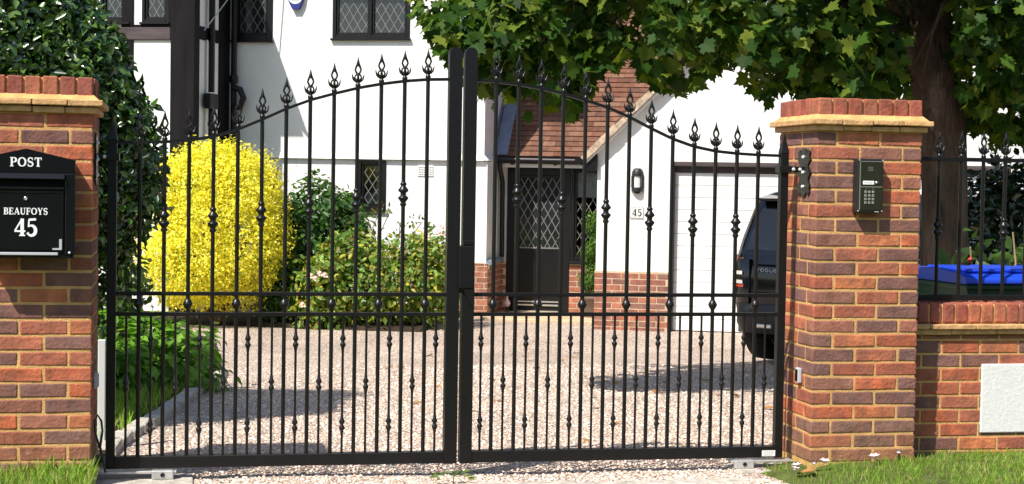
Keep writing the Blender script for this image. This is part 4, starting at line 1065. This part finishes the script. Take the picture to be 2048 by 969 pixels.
b = MB(); b.box(3.32, 3.50, GB+.055, GB+.076, .30, .335); H('handle', b, M['cable'], gd, bevel=.004)
# garage roof: two slopes with a mortared verge at the front
ov = .20
for s in (-1, 1):
    ea = AP+s*(AP-.28); b = MB()
    L = math.hypot(AP-.28, 3.13)
    tiled(b, (ea, GB-.13, 1.83), (0, 1, 0), (-s, 0, 1.0), 6.5, L, gauge=.102, strip=True)
    H('garage_roof', b, M['rooftile'])
    b = MB(); d = Vector((-s, 0, 1)).normalized()
    p0 = Vector((ea, 0, 1.80)); nrm = Vector((s, 0, 1)).normalized()
    k = 30
    for i in range(k):
        a = p0+d*(L*i/k); c = p0+d*(L*(i+1)/k-.003); o1 = nrm*(-.045+random.uniform(-.006, .004)); o2 = nrm*(.028+random.uniform(0, .008)); j = random.uniform(-.006, .006)
        pts = [(a+o1), (c+o1), (c+o2), (a+o2)]
        b.prism([(q.x, q.z) for q in pts], GB-.135+j, GB-.06, 'xz')
    H('verge', b, M['verge'], bevel=.006)
    b = MB(); a = p0+nrm*(-.075); c = p0+d*L+nrm*(-.075); a2 = p0+nrm*(-.047); c2 = p0+d*L+nrm*(-.047)
    b.prism([(a.x, a.z), (c.x, c.z), (c2.x, c2.z), (a2.x, a2.z)], GB-.10, GB+6.2, 'xz'); H('under_boarding', b, M['pvc'])
b = MB(); b.box(.30, .459, GB-.09, DB-.3, 1.665, 1.70); b.box(.285, .30, GB-.1, DB-.3, 1.64, 1.79); b.prism([(.30, 1.70), (.459, 1.70), (.459, 1.90)], GB-.085, GB-.07)
H('eaves_box', b, M['blackpaint'])
gutter([(.235, GB-.14, 1.775), (.235, DB-.3, 1.765)], .05)
# wall lamp and number tile
t = thing('wall_lamp', (.965, GB-.05, 1.39), 'black half-lantern lamp fixed to the white wall above the house number', 'wall lamp', frame=HF)
cx, r = .965, .075
b = MB()
pl = [(cx+r*math.cos(R_(a)), GB-.004-r*1.05*math.sin(R_(a))) for a in range(0, 181, 20)]
b.prism(pl, 1.405, 1.455, 'xy'); b.prism(pl, 1.60, 1.625, 'xy')
obj('body', b, M['carplastic'], t, HF, .004)
b = MB(); dome = []
for zf, kf in ((1.626, 1), (1.655, .92), (1.68, .74), (1.695, .45)): dome.append((zf, kf))
for (za, ka), (zb, kb) in zip(dome, dome[1:]):
    lo = [(cx+r*ka*math.cos(R_(a)), GB-.004-r*1.05*ka*math.sin(R_(a)), za) for a in range(0, 181, 20)]; hi = [(cx+r*kb*math.cos(R_(a)), GB-.004-r*1.05*kb*math.sin(R_(a)), zb) for a in range(0, 181, 20)]
    n = len(lo); b.add(lo+hi, [(i, i+1, n+i+1, n+i) for i in range(n-1)], smooth=True)
b.add(hi, [tuple(range(len(hi)))]); obj('cap', b, M['carplastic'], t, HF)
b = MB(); r2 = r*.8; b.prism([(cx+r2*math.cos(R_(a)), GB-.004-r2*1.05*math.sin(R_(a))) for a in range(0, 181, 20)], 1.456, 1.599, 'xy'); obj('shade', b, M['lampglass'], t, HF)
b = MB()
for a in (8, 48, 132, 172): b.tube([(cx+r*.94*math.cos(R_(a)), GB-.004-r*.99*math.sin(R_(a)), 1.455), (cx+r*.94*math.cos(R_(a)), GB-.004-r*.99*math.sin(R_(a)), 1.60)], .009, 6)
obj('cage_bar', b, M['carplastic'], t, HF)
b = MB(); b.prism([(cx-.045, 1.404), (cx+.045, 1.404), (cx+.02, 1.378), (cx-.02, 1.378)], GB-.05, GB-.003); obj('base', b, M['carplastic'], t, HF, .004)
t = thing('number_tile', (.965, GB-.01, 1.07), 'white ceramic house number tile reading 45 with a dashed border', 'house number', frame=HF)
b = MB(); b.box(.880, 1.052, GB-.014, GB-.0005, 1.068, 1.215); obj('tile', b, M['candle'], t, HF, .003)
b = MB(); lettering(b, '45', 0, 1.098, .088, GB-.0142, centre=.966, width=.118, sp=.10); obj('lettering', b, M['cable'], t, HF)
b = MB()
for i in range(8):
    for z in (1.0745, 1.2055): b.box(.886+i*.0208, .886+i*.0208+.014, GB-.0155, GB-.0135, z, z+.005)
for i in range(6):
    for a in (.8835, 1.0455): b.box(a, a+.004, GB-.0155, GB-.0135, 1.084+i*.0205, 1.084+i*.0205+.013)
obj('border', b, M['cable'], t, HF)

# half-timbered wing
WW = (-5.54, -5.17, 3.50, 4.15); WV = (-6.12, -5.72, 3.50, 4.15)
b = MB(); holes(b, -8.6, -4.83, -.5, 4.12, WB, WB+.25, [WW, WV]); b.prism([(-8.6, 4.12), (-4.83, 4.12), (-6.715, 6.2)], WB, WB+.25); b.box(-5.08, -4.83, WB+.25, MBK-.032, -.5, 4.30); b.box(-8.6, -8.35, WB+.25, 20, -.5, 4.1); b.box(-8.3, -5.1, WB+.6, WB+.7, -.5, 4.1); H('wing_wall', b, M['render'])
def timber(a0, a1, z0, z1, bf=WB, th=.022, m='timber'):
    b = MB(); b.box(a0, a1, bf-th, bf+.02, z0, z1, jit=.004); H('timber', b, M[m], bevel=.005)
b = MB(); b.box(-5.135, -4.805, WB-.03, WB+.16, -.45, 4.1, jit=.004); H('corner_post', b, M['timber'], bevel=.006)
timber(-5.82, -5.655, -.45, 4.12); timber(-7.4, -7.2, -.45, 4.12); timber(-8.6, -8.4, -.45, 4.12)
timber(-8.6, -5.14, 3.27, 3.43, WB, .030, 'timberold'); timber(-8.6, -5.14, 1.55, 1.75); timber(-5.17, -5.135, 3.43, 4.12)
timber(-5.654, -5.14, 3.432, 3.47)
def side_timber(b0, b1, z0, z1):
    b = MB(); b.box(-4.84, -4.806, b0, b1, z0, z1, jit=.003); H('timber', b, M['timber'], bevel=.005)
side_timber(13.62, 14.015, -.45, 4.2); side_timber(WB+.162, 13.615, 3.30, 3.47)
window(*WW, WB, [(-5.50, -5.21)], frame=.04, dx=.115, dz_=.185); window(*WV, WB, [(-6.08, -5.76)], frame=.04, dx=.115, dz_=.185)
b = MB(); b.tube([(-4.76, 13.18, 4.3), (-4.76, 13.18, 2.62)], .042, 10); H('downpipe', b, M['blackpaint'])
b = MB(); b.tube([(-4.765, 13.02, 3.3), (-4.765, 13.02, 2.42)], .012, 8); H('waste_pipe', b, M['greypvc'])
b = MB(); b.box(-4.80, -4.70, 12.98, 13.30, 2.40, 2.60); b.tube([(-4.75, 13.15, 2.41), (-4.75, 13.15, .2)], .04, 8); H('hopper', b, M['blackpaint'], bevel=.012)
b = MB(); b.tube([(-4.70, 13.88, 4.4), (-4.70, 13.88, -.2)], .04, 10); b.tube([(-4.70, 13.86, 2.72), (-4.60, 13.86, 2.70), (-4.55, 13.86, 2.58), (-4.60, 13.86, 2.46), (-4.70, 13.86, 2.44)], .045, 8)
b.lathe([(.045, 0), (.06, .02), (.06, .1), (.045, .12)], -4.70, 13.88, 2.78, 10); H('soil_pipe', b, M['blackpaint'])
# wing roof with an overhanging side eave
b = MB()
for s in (-1, 1):
    ea = -6.715+s*2.205; tiled(b, (ea, WB-.2, 4.19), (0, 1, 0), (-s, 0, 1.12), 8, 3.28, gauge=.2, strip=True)
b.prism([(-8.88, 4.16), (-4.55, 4.16), (-6.715, 6.58)], WB-.17, 20, 'xz', 1); H('wing_roof', b, [M['rooftile'], M['dark']])
# telephone wire
b = MB(); p0 = Vector((-4.78, 12.95, 3.42)); p1 = Vector((-4.25, MBK-.42, 4.6))
b.tube([p0.lerp(p1, i/8)+Vector((0, 0, -.05*math.sin(math.pi*i/8))) for i in range(9)], .008, 6)
tag(obj('cable', b, M['sensor'], None, HF), 'thin grey cable strung across the corner of the timbered wing', 'cable')

# paving at the door, soil under the shrubs
def hs(name, a0, a1, b0, b1, z0, z1, m):
    b = MB(); b.box(a0, a1, b0, b1, z0, z1); o = obj(name, b, m, None, HF, .006); o['kind'] = 'structure'; return o
hs('paving', -1.13, .44, 13.55, 14.90, -.5, -.300, M['paving'])
b = MB(); nx = 24
fr = [(-6.4+4.9*i/nx, 11.55+.14*mnoise.noise((i*.6, 0, 0))) for i in range(nx+1)]
fr = [(a, f if a > -3.6 else f-.0) for a, f in fr]
b.add([(a, f, -.345) for a, f in fr]+[(a, 14.04, -.25) for a, f in fr]+[(a, f+.12, -.285) for a, f in fr], [(i, i+1, 2*nx+3+i, 2*nx+2+i) for i in range(nx)]+[(2*nx+2+i, 2*nx+3+i, nx+2+i, nx+1+i) for i in range(nx)])
o = obj('flower_bed', b, M['soil'], None, HF); o['kind'] = 'structure'

# ------------------------------------------------------------------ shrubs against the house
def hp(a, b_, z): return tuple(TA*a+NA*b_+Vector((0, 0, z)))
YP = [(.86, .72, .06), (.88, .77, .10), (.76, .66, .05), (.88, .79, .20), (.48, .52, .05), (.80, .69, .07), (.86, .74, .08)]
t = thing('yellow_bush', (.42, 12.2, -.33), 'tall rounded golden yellow bush in front of the timbered wing', 'bush')
stems('stem', t, fan((.42, 12.3, -.33), [(.0, 12.2, 1.0), (.4, 12.2, 1.6), (.9, 12.2, 1.0), (.6, 12.1, .6), (.1, 12.1, .5), (.35, 11.9, 2.02), (.8, 12.0, 1.9), (1.15, 12.0, 1.62), (-.2, 12.0, 1.75), (.05, 12.0, 1.98)], .04, .005), M['twig'])
foliage('foliage', t, [((.48, 12.25, .78), (.80, .7, .86)), ((.18, 12.25, 1.32), (.54, .55, .56)), ((.66, 12.25, 1.30), (.54, .55, .56)), ((.08, 12.15, .48), (.62, .55, .56)), ((.42, 12.3, 1.5), (.5, .5, .42))], 3400, 14, .10, .044, YP, M['leaf'], shell=(.68, 1.0), lump=.15, tilt=.65, up=.4, lf=3.6)
RP = [(.06, .145, .028), (.045, .115, .024), (.085, .19, .035), (.035, .09, .02)]
t = thing('green_bush', (1.62, 12.7, -.33), 'rounded mid green bush between the golden bush and the roses', 'bush')
stems('stem', t, fan((1.6, 12.7, -.33), [(1.3, 12.6, .6), (1.6, 12.6, 1.0), (1.95, 12.6, .8), (1.5, 12.4, .3)], .03, .008), M['twig'])
foliage('foliage', t, [((1.62, 12.7, .62), (.62, .5, .80)), ((1.35, 12.55, .15), (.5, .4, .5)), ((1.95, 12.75, .7), (.38, .35, .5))], 800, 12, .11, .095, RP, M['leaf'], shell=(.5, 1.02), lump=.2, tilt=.6, up=.5)
t = thing('rose_bush', (2.3, 12.1, -.33), 'straggling rose bush with yellowing leaves and pink blooms under the leaded window', 'rose bush')
tips = [(2.0, 12.3, 1.0), (2.25, 12.3, 1.05), (2.5, 12.35, 1.1), (2.75, 12.3, .95), (3.0, 12.2, .9), (2.4, 12.4, 1.15), (2.65, 12.4, .85), (2.1, 12.4, .75), (2.9, 12.3, 1.02), (1.8, 12.1, .6), (3.1, 12.1, .6)]
stems('stem', t, fan((2.4, 12.2, -.33), tips, .014, .005, .07), M['twig'])
foliage('foliage', t, [((1.75, 11.95, .1), (.42, .35, .48)), ((2.2, 11.95, .22), (.5, .4, .52)), ((2.7, 11.9, .25), (.45, .4, .48)), ((3.05, 11.85, .3), (.32, .32, .5)), ((2.0, 12.1, .55), (.32, .3, .3)), ((2.95, 11.95, .68), (.22, .22, .16)), ((2.4, 12.2, .1), (.8, .35, .5))], 1000, 9, .105, .085,
        [(.15, .26, .045), (.18, .30, .05), (.11, .20, .04), (.32, .36, .06), (.48, .42, .06), (.18, .16, .05), (.12, .22, .04)], M['leaf'], shell=(.35, 1.08), lump=.28, tilt=.7, up=.4)
P = [Vector(p)+Vector((random.gauss(0, .07), random.gauss(0, .05), random.gauss(0, .06))) for p in tips for _ in range(9)]
me = leafmesh('foliage', np.array(P), rng.normal(size=(len(P), 3))+[0, -.5, .8], rng.normal(size=(len(P), 3)), .07*rng.uniform(.6, 1.2, len(P)), OVAL, OVALF, M['leaf'], pick([(.08, .12, .03), (.12, .15, .04), (.16, .12, .05)], len(P)))
obj('foliage', me, None, t)
def rose_mesh():
    b = MB()
    for k in range(7):
        a = k*.9; r = .012+.004*k; c, s = math.cos(a), math.sin(a)
        b.add([(0, 0, 0), (r*c-.012*s, r*s+.012*c, .012), (r*1.7*c, r*1.7*s, .02+.002*k), (r*c+.012*s, r*s-.012*c, .012)], [(0, 1, 2, 3), (3, 2, 1, 0)], smooth=True)
    b.lathe([(.004, 0), (.02, .008), (.018, .02), (.006, .026)], n=8)
    return b.mesh('bloom', M['pink'])
BL = rose_mesh()
for x, y, z in ((1.52, 11.62, .33), (1.62, 11.6, .36), (1.57, 11.6, .30), (1.68, 11.62, .34), (3.12, 11.7, .92), (3.08, 11.7, .86), (3.16, 11.7, .84), (2.95, 11.72, .80), (2.02, 12.1, .72), (1.42, 11.65, -.02)):
    o = inst('bloom', BL, t, (x, y, z)); o.matrix_parent_inverse = o.matrix_parent_inverse @ Matrix.Rotation(R_(60), 4, 'X') @ Matrix.Scale(1.05, 4)
t = thing('garden_plant', (3.3, 12.6, -.33), 'small loose green plant beside the brick plinth at the porch corner', 'plant')
stems('stem', t, fan((3.35, 12.75, -.33), [(3.35, 12.7, .4), (3.45, 12.7, .3), (3.25, 12.7, .2)], .01, .003), M['twig'])
foliage('foliage', t, [((3.38, 12.72, .2), (.16, .16, .34))], 60, 8, .08, .07, [(.06, .12, .02), (.09, .15, .03), (.04, .08, .02)], M['leaf'], shell=(.3, 1.05))
# spiral topiary in a pot
cx, cyy = hp(.25, 14.25, 0)[:2]
t = thing('potted_topiary', (cx, cyy, -.30), 'clipped spiral conifer in a brown pot beside the front door', 'potted plant')
b = MB(); b.lathe([(.125, 0), (.16, .24), (.172, .25), (.172, .29), (.15, .29), (.14, .26)], n=20); obj('pot', b, M['pot'], t, T(cx, cyy, -.30))
b = MB(); b.tube([(cx, cyy, -.06), (cx, cyy, 1.0)], [.02, .01], 8); obj('stem', b, M['twig'], t)
el = []
for i in range(26):
    f = i/25; a = f*4.2*math.pi*1.25; r = .075*(1-.25*f); rr = .115*(1-.32*f)
    el.append(((cx+r*math.cos(a), cyy+r*math.sin(a), .03+.98*f), (rr, rr, .075)))
foliage('foliage', t, el, 620, 8, .045, .038, [(.10, .20, .025), (.07, .15, .02), (.14, .26, .04), (.05, .11, .018)], M['leaf'], shell=(.6, 1.05), tilt=.7, up=.5)
# small ornament by the door
ox, oy, oz = hp(-1.0, 14.70, -.30)
t = thing('garden_ornament', (ox, oy, oz), 'small white and pink bird ornament standing by the front door', 'ornament')
b = MB(); b.lathe([(.012, .07), (.038, .085), (.048, .12), (.036, .155), (.016, .175), (.012, .20), (.019, .212), (.02, .228), (.012, .24), (.002, .245)], n=12); b.tube([(0, -.018, .222), (0, -.045, .214)], [.007, .002], 6)
obj('body', b, M['petal'], t, T(ox, oy, oz))
b = MB(); b.tube([(-.016, 0, 0), (-.014, 0, .09)], .006, 6); b.tube([(.016, 0, 0), (.014, 0, .09)], .006, 6); b.box(-.03, .03, -.035, .015, 0, .008); obj('stand', b, M['pot'], t, T(ox, oy, oz))

# ------------------------------------------------------------------ parked car
cpos = TA*2.22+NA*8.92
CF = T(cpos.x, cpos.y, gz(0, cpos.y-.2)-.005) @ Matrix.Rotation(R_(-21.3-29), 4, 'Z') @ T(.985, 0, 0)
car = thing('parked_car', (0, 2.0, 0), 'black estate off-roader parked tail towards the gate by the garage', 'car', frame=CF)
def K(name, b, m, p=None, bevel=0, seg=1, extra=None): return obj(name, b, m, p or car, CF @ extra if extra else CF, bevel, seg)
L_ = 4.1
def ring(w, yr, yf, r, z, n=6):
    out = []
    for cx_, cy2, a0 in ((w-r, yr+r, -90), (w-r, yf-r, 0), (-w+r, yf-r, 90), (-w+r, yr+r, 180)):
        for i in range(n+1):
            a = R_(a0+90*i/n); out.append((cx_+r*math.cos(a), cy2+r*math.sin(a), z))
    return out
def loft(rings, smooth=True):
    b = MB(); n = len(rings[0]); v = [p for r in rings for p in r]
    f = [(i*n+j, i*n+(j+1) % n, (i+1)*n+(j+1) % n, (i+1)*n+j) for i in range(len(rings)-1) for j in range(n)]
    b.add(v, f, smooth=smooth); b.add(rings[0], [tuple(range(n-1, -1, -1))]); b.add(rings[-1], [tuple(range(n))]); return b
lev = [(.90, .16, L_-.12, .28, .34), (.955, .06, L_-.04, .30, .46), (.975, .03, L_, .30, .62), (.985, .015, L_-.01, .28, .85), (.98, .03, L_-.05, .26, 1.02), (.965, .07, L_-.12, .24, 1.10)]
body = K('body', loft([ring(*q) for q in lev]), M['carpaint'])
cab = [(.955, .085, 3.0, .22, 1.095), (.925, .13, 2.80, .20, 1.25), (.86, .25, 2.42, .18, 1.55), (.82, .32, 2.25, .18, 1.67), (.74, .42, 2.10, .2, 1.73)]
K('cabin', loft([ring(*q) for q in cab]), M['carpaint'])
# rear window and side glass lie just proud of the cabin
def lerpc(z, i):
    zs = [q[4] for q in cab]; return float(np.interp(z, zs, [q[i] for q in cab]))
b = MB(); zz = (1.15, 1.28, 1.42, 1.57)
v = []
for z in zz:
    w = lerpc(z, 0)-.17; y = lerpc(z, 1)-.006; v += [(-w, y, z), (w, y, z)]
b.add(v, [(2*i, 2*i+1, 2*i+3, 2*i+2) for i in range(3)], smooth=True); K('rear_window', b, M['glass'])
b = MB(); b.prism([(lerpc(1.66, 1)-.16, 1.665), (lerpc(1.66, 1)+.06, 1.70), (lerpc(1.66, 1)+.06, 1.655), (lerpc(1.64, 1)-.13, 1.636)], -.70, .70, 'yz'); K('roof_spoiler', b, M['carpaint'], bevel=.01, seg=2)
for s in (-1, 1):
    b = MB(); v = []
    for z in (1.16, 1.50):
        w = (lerpc(z, 0)+.005)*s; v += [(w, lerpc(z, 1)+.32, z), (w, lerpc(z, 2)-.35, z)]
    b.add(v, [(0, 1, 3, 2)]); K('side_window', b, M['glass'])
    # tail lamp wrapped round the corner
    def corner(z, k, dr=.004):
        w, yr, yf, r, _ = [float(np.interp(z, [q[4] for q in lev], [q[i] for q in lev])) for i in range(5)]
        a = R_(-90+90*k); return (s*(w-r+(r+dr)*math.cos(a)), yr+r+(r+dr)*math.sin(a), z)
    for (z0, z1, m, dr) in ((.78, 1.075, 'redlens', .006), (.905, .94, 'clearlens', .010), (.815, .85, 'clearlens', .010)):
        b = MB(); v = []; ks = [.12, .3, .48, .66, .82]
        for z in (z0, z1): v += [corner(z, k, dr) for k in ks]
        n = len(ks); b.add(v, [(i, i+1, n+i+1, n+i) for i in range(n-1)], smooth=True); lo = K('tail_light' if m == 'redlens' else 'lens', b, M[m], None if m == 'redlens' else tl)
        if m == 'redlens': tl = lo
b = MB(); b.box(-.66, .66, -.002, .06, .725, .737); b.box(-.66, .66, .006, .06, 1.005, 1.017); b.box(-.68, -.672, .006, .06, .62, 1.06); b.box(.672, .68, .006, .06, .62, 1.06); K('tailgate_seam', b, M['dark'])
b = MB(); b.box(-.26, .26, -.006, .05, .77, .89); np_ = K('number_plate_recess', b, M['carplastic'], bevel=.01)
b = MB(); lettering_pts = None
for i, (ch) in enumerate('VOGUE'):
    x = -.60+i*.052; st = {'V': [[(0, 1), (.5, 0), (1, 1)]], 'O': [arc(.5, .5, .5, .5, 0, 360, 12)], 'G': [arc(.5, .5, .5, .5, 50, 340, 10)+[(1, .45), (.6, .45)]], 'U': [[(0, 1), (0, .2), (.3, 0), (.7, 0), (1, .2), (1, 1)]], 'E': [[(1, 1), (0, 1), (0, 0), (1, 0)], [(0, .5), (.8, .5)]]}[ch]
    for p in st: b.ribbon([(q[0]*.036, q[1]*.03) for q in p], .0075, 0, .003, (x, .008, .945), (1, 0, 0), (0, 0, 1))
K('lettering', b, M['sensor'])
b = MB()
rb = [ring(.93, -.01, L_+.02, .30, z) for z in (.36, .42, .56, .60)]; rb[0] = ring(.90, .03, L_, .28, .33); rb[3] = ring(.965, .02, L_, .30, .62)
K('bumper', loft(rb), M['carplastic'])
for s in (-1, 1):
    b = MB(); b.box(s*.51-.11, s*.51+.11, -.016, .05, .385, .43); K('exhaust_trim', b, M['silver'], bevel=.01)
b = MB(); b.box(-.80, .80, .3, L_-.4, .26, .36); K('underbody', b, M['dark'])
for y in (.72, L_-.82):
    for s in (-1, 1):
        wm = Matrix.Translation((s*.83, y, .37)) @ Matrix.Rotation(R_(90), 4, 'Y')
        b = MB(); b.lathe([(.24, -.125), (.33, -.135), (.365, -.11), (.37, 0), (.365, .11), (.33, .135), (.24, .125)], n=28)
        wh = K('wheel', b, M['rubber'], None, 0, 1, wm)
        b = MB(); b.lathe([(.05, -.08), (.23, -.08), (.245, -.128), (.24, -.128), (.24, .128), (.245, .128), (.23, .08), (.05, .09)], n=28); K('rim', b, M['alloy'], wh, 0, 1, wm)
        b = MB(); b.tube([(s*.90, y+.43*math.cos(R_(a)), .37+.43*math.sin(R_(a))) for a in range(-8, 189, 14)], .055, 8); K('wheel_arch', b, M['carplastic'])
for s in (-1, 1):
    b = MB(); b.box(s*.96 if s > 0 else -1.10, 1.10 if s > 0 else -.96, 2.55, 2.66, 1.08, 1.22); K('door_mirror', b, M['carpaint'], bevel=.03, seg=3)
    b = MB(); b.box(min(s*.55, s*.85), max(s*.55, s*.85), L_-.06, L_+.005, .80, .92); K('headlight', b, M['clearlens'], bevel=.02)

# ------------------------------------------------------------------ grass, gravel stones, small litter
def grass(name, xr, yr, n, zf, h, pal, keep=None):
    X = rng.uniform(*xr, n); Y = rng.uniform(*yr, n)
    cl = np.array([mnoise.noise((x*4, y*4, 9)) for x, y in zip(X, Y)])
    k = cl > -.45+rng.normal(size=n)*.1
    if keep: k &= np.array([keep(x, y) for x, y in zip(X, Y)])
    X, Y, cl = X[k], Y[k], cl[k]; m_ = len(X)
    P = np.c_[X, Y, [zf(x, y)-.006 for x, y in zip(X, Y)]]
    D = np.c_[rng.normal(size=m_)*.42, rng.normal(size=m_)*.42, np.ones(m_)]
    N_ = rng.normal(size=(m_, 3))*[1, 1, .2]
    S = h*rng.uniform(.45, 1.3, m_)*(1+.5*np.clip(cl, 0, 1))
    sh = [(-.045, 0, 0), (.045, 0, 0), (.035, .5, .06), (-.035, .5, .06), (0, 1, .26)]
    me = leafmesh(name, P, N_, D, S, sh, [(0, 1, 2, 3), (3, 2, 4)], M['blade'], pick(pal, m_))
    o = obj(name, me, None); tag(o, None, kind='stuff'); return o
GP = [(.17, .32, .03), (.22, .38, .04), (.13, .25, .025), (.27, .38, .06), (.36, .35, .11)]
grass('grass', (2.95, 7.5), (-1.5, -.03), 30000, vz_r, .040, GP, lambda x, y: not (PRX0-.01 < x < PRX1+.01 and y > PY0-.005) and rng.random() < min(1, (x-2.9)*2.2))
grass('grass', (-3.0, -.40), (-1.2, -.03), 11000, vz_l, .065, GP, lambda x, y: not (x < PLX1+.01 and y > PY0-.005))
grass('grass', (-1.6, .1), (1.0, 4.6), 6000, lambda x, y: gz(x, y)+.03, .095, GP, lambda x, y: x < bedx(y)-.06)
# loose stones
n = 24000
Y = -.62+rng.random(n)**1.7*8.2; X = rng.uniform(-.45, 3.4, n)+np.clip(Y, 0, 9)*rng.uniform(0, .42, n)
kk = np.array([x > bedx(max(y, .95))+.09 and not (x > 2.86 and -.3 < y < .12) and not (-.42 < x < .07 and -.21 < y < .13) and not (x > 3.0 and y < -.05) for x, y in zip(X, Y)])
X, Y = X[kk], Y[kk]; n = len(X)
ov_ = np.array([(1, 0, 0), (-1, 0, 0), (0, 1, 0), (0, -1, 0), (.55, .55, .62), (-.55, .5, .66), (-.5, -.55, .6), (.5, -.5, .64)])
of = [(0, 2, 4), (2, 5, 4), (2, 1, 5), (1, 6, 5), (1, 3, 6), (3, 7, 6), (3, 0, 7), (0, 4, 7), (4, 5, 6, 7)]
P = np.c_[X, Y, [dz(x, y)-.0005 for x, y in zip(X, Y)]]
S = rng.uniform(.004, .011, n)
me = leafmesh('gravel', P, np.c_[rng.normal(size=(n, 2))*.25, np.ones(n)], rng.normal(size=(n, 3)), S, ov_*rng.uniform(.85, 1.15, ov_.shape), of, M['pebble'],
              pick([(.74, .55, .43), (.78, .65, .52), (.54, .40, .32), (.82, .73, .61), (.68, .50, .40), (.42, .32, .26), (.86, .80, .71), (.72, .50, .39)], n, .15))
tag(obj('gravel', me, None), None, kind='stuff')
# fallen leaves
def dryleaf():
    b = MB(); v = [(x*1.0, y, .25*x*x*(1 if x > 0 else 1.4)+.05) for x, y, z in [(p[0], p[1], p[2]) for p in MAPLE]]
    b.add(v, MAPLEF); b.v = [(x*.085, y*.085, z*.10) for x, y, z in b.v]; return b.mesh('fallen_leaf', M['dryleaf'])
DL = dryleaf()
def scatter(name, me, lst, label, cat, group, sc=(.7, 1.2)):
    for x, y, z in lst:
        o = bpy.data.objects.new(name, me); COL.objects.link(o); o.location = (x, y, z)
        o.rotation_euler = (random.uniform(-.3, .3), random.uniform(-.3, .3), random.uniform(0, 6.3)); s = random.uniform(*sc); o.scale = (s, s, s)
        tag(o, label, cat, group)
fl = [(random.uniform(2.3, 4.6), random.uniform(1.2, 9.5)) for _ in range(26)]+[(random.uniform(1.4, 2.4), random.uniform(3, 9)) for _ in range(6)]
scatter('fallen_leaf', DL, [(x, y, dz(x, y)+.002) for x, y in fl], 'dry brown fallen leaf lying on the pale gravel', 'leaf', 'fallen leaves on the gravel')
scatter('fallen_leaf', DL, [(3.16, -.40, vz_r(3.16, -.4)+.03), (4.85, -.62, vz_r(4.85, -.6)+.035)], 'crisp brown curled leaf resting on the green verge grass', 'leaf', 'dry leaves on the verge grass', (1.0, 1.2))
def blossom():
    b = MB()
    for k in range(6):
        a = k*1.047; c, s = math.cos(a), math.sin(a)
        b.add([(0, 0, 0), (.010*c-.007*s, .010*s+.007*c, .009), (.019*c, .019*s, .012), (.010*c+.007*s, .010*s-.007*c, .009)], [(0, 3, 2, 1), (0, 1, 2, 3)])
    b.lathe([(.006, 0), (.009, .004), (.006, .009), (.001, .01)], n=8); return b.mesh('blossom', M['petal'])
BS = blossom()
bs = [(3.07, -.36), (3.10, -.30), (3.19, -.32), (3.24, -.33), (3.50, -.36), (3.68, -.26), (2.90, -.32)]
scatter('blossom', BS, [(x, y, max(vz_r(x, y), dz(x, y))+.045) for x, y in bs], 'small pale pink blossom lying in the verge beside the intercom pier', 'blossom', 'pale blossoms in the verge', (1.3, 1.7))
wp = MB()
for k in range(16):
    a = random.uniform(0, 6.3); r = random.uniform(.0, .09); l = random.uniform(.02, .034); x, y = 1.32+r*math.cos(a)*1.3, -.28+r*math.sin(a)*.4; c, s = math.cos(a), math.sin(a); z = .03+random.uniform(0, .03)
    wp.add([(x, y, z), (x+l*c-l*.5*s, y+l*s+l*.5*c, z+.01), (x+2*l*c, y+2*l*s, z+.004), (x+l*c+l*.5*s, y+l*s-l*.5*c, z+.01)], [(0, 1, 2, 3)], col=jc((.10, .19, .025)))
t = thing('weed', (1.32, -.28, .0), 'small green weed sprouting in the gravel under the meeting stiles', 'weed'); obj('foliage', wp, M['leaf'], t)
b = MB(); b.tube([(1.32, -.28, 0), (1.32, -.28, .04)], .003, 5); obj('stem', b, M['twig'], t)

# unseen trees, added to darken what the windows, postbox and car reflect
for i, (x, w, h) in enumerate(((-17, 5, 3.6), (-8, 5.5, 4.2), (1.5, 5, 3.4), (11, 6, 4.4), (21, 5, 3.8))):
    t = thing('street_tree', (x, -27, -.05), ['broad dense tree across the street, facing the timbered wing', 'tall dense tree across the street, facing the postbox', 'lower dense tree across the street, facing the gate', 'tallest dense tree across the street, facing the intercom', 'dense tree across the street, farthest along the row'][i], 'tree', 'trees across the street')
    b = MB(); b.tube([(x, -27, -.1), (x, -27, h)], [.3, .15], 10); obj('trunk', b, M['bark'], t)
    foliage('crown', t, [((x, -27, h*.95), (w, 2.6, h*.9))], 420, 12, .9, .55, MP, M['maple'], shell=(.6, 1.0), tilt=.6)
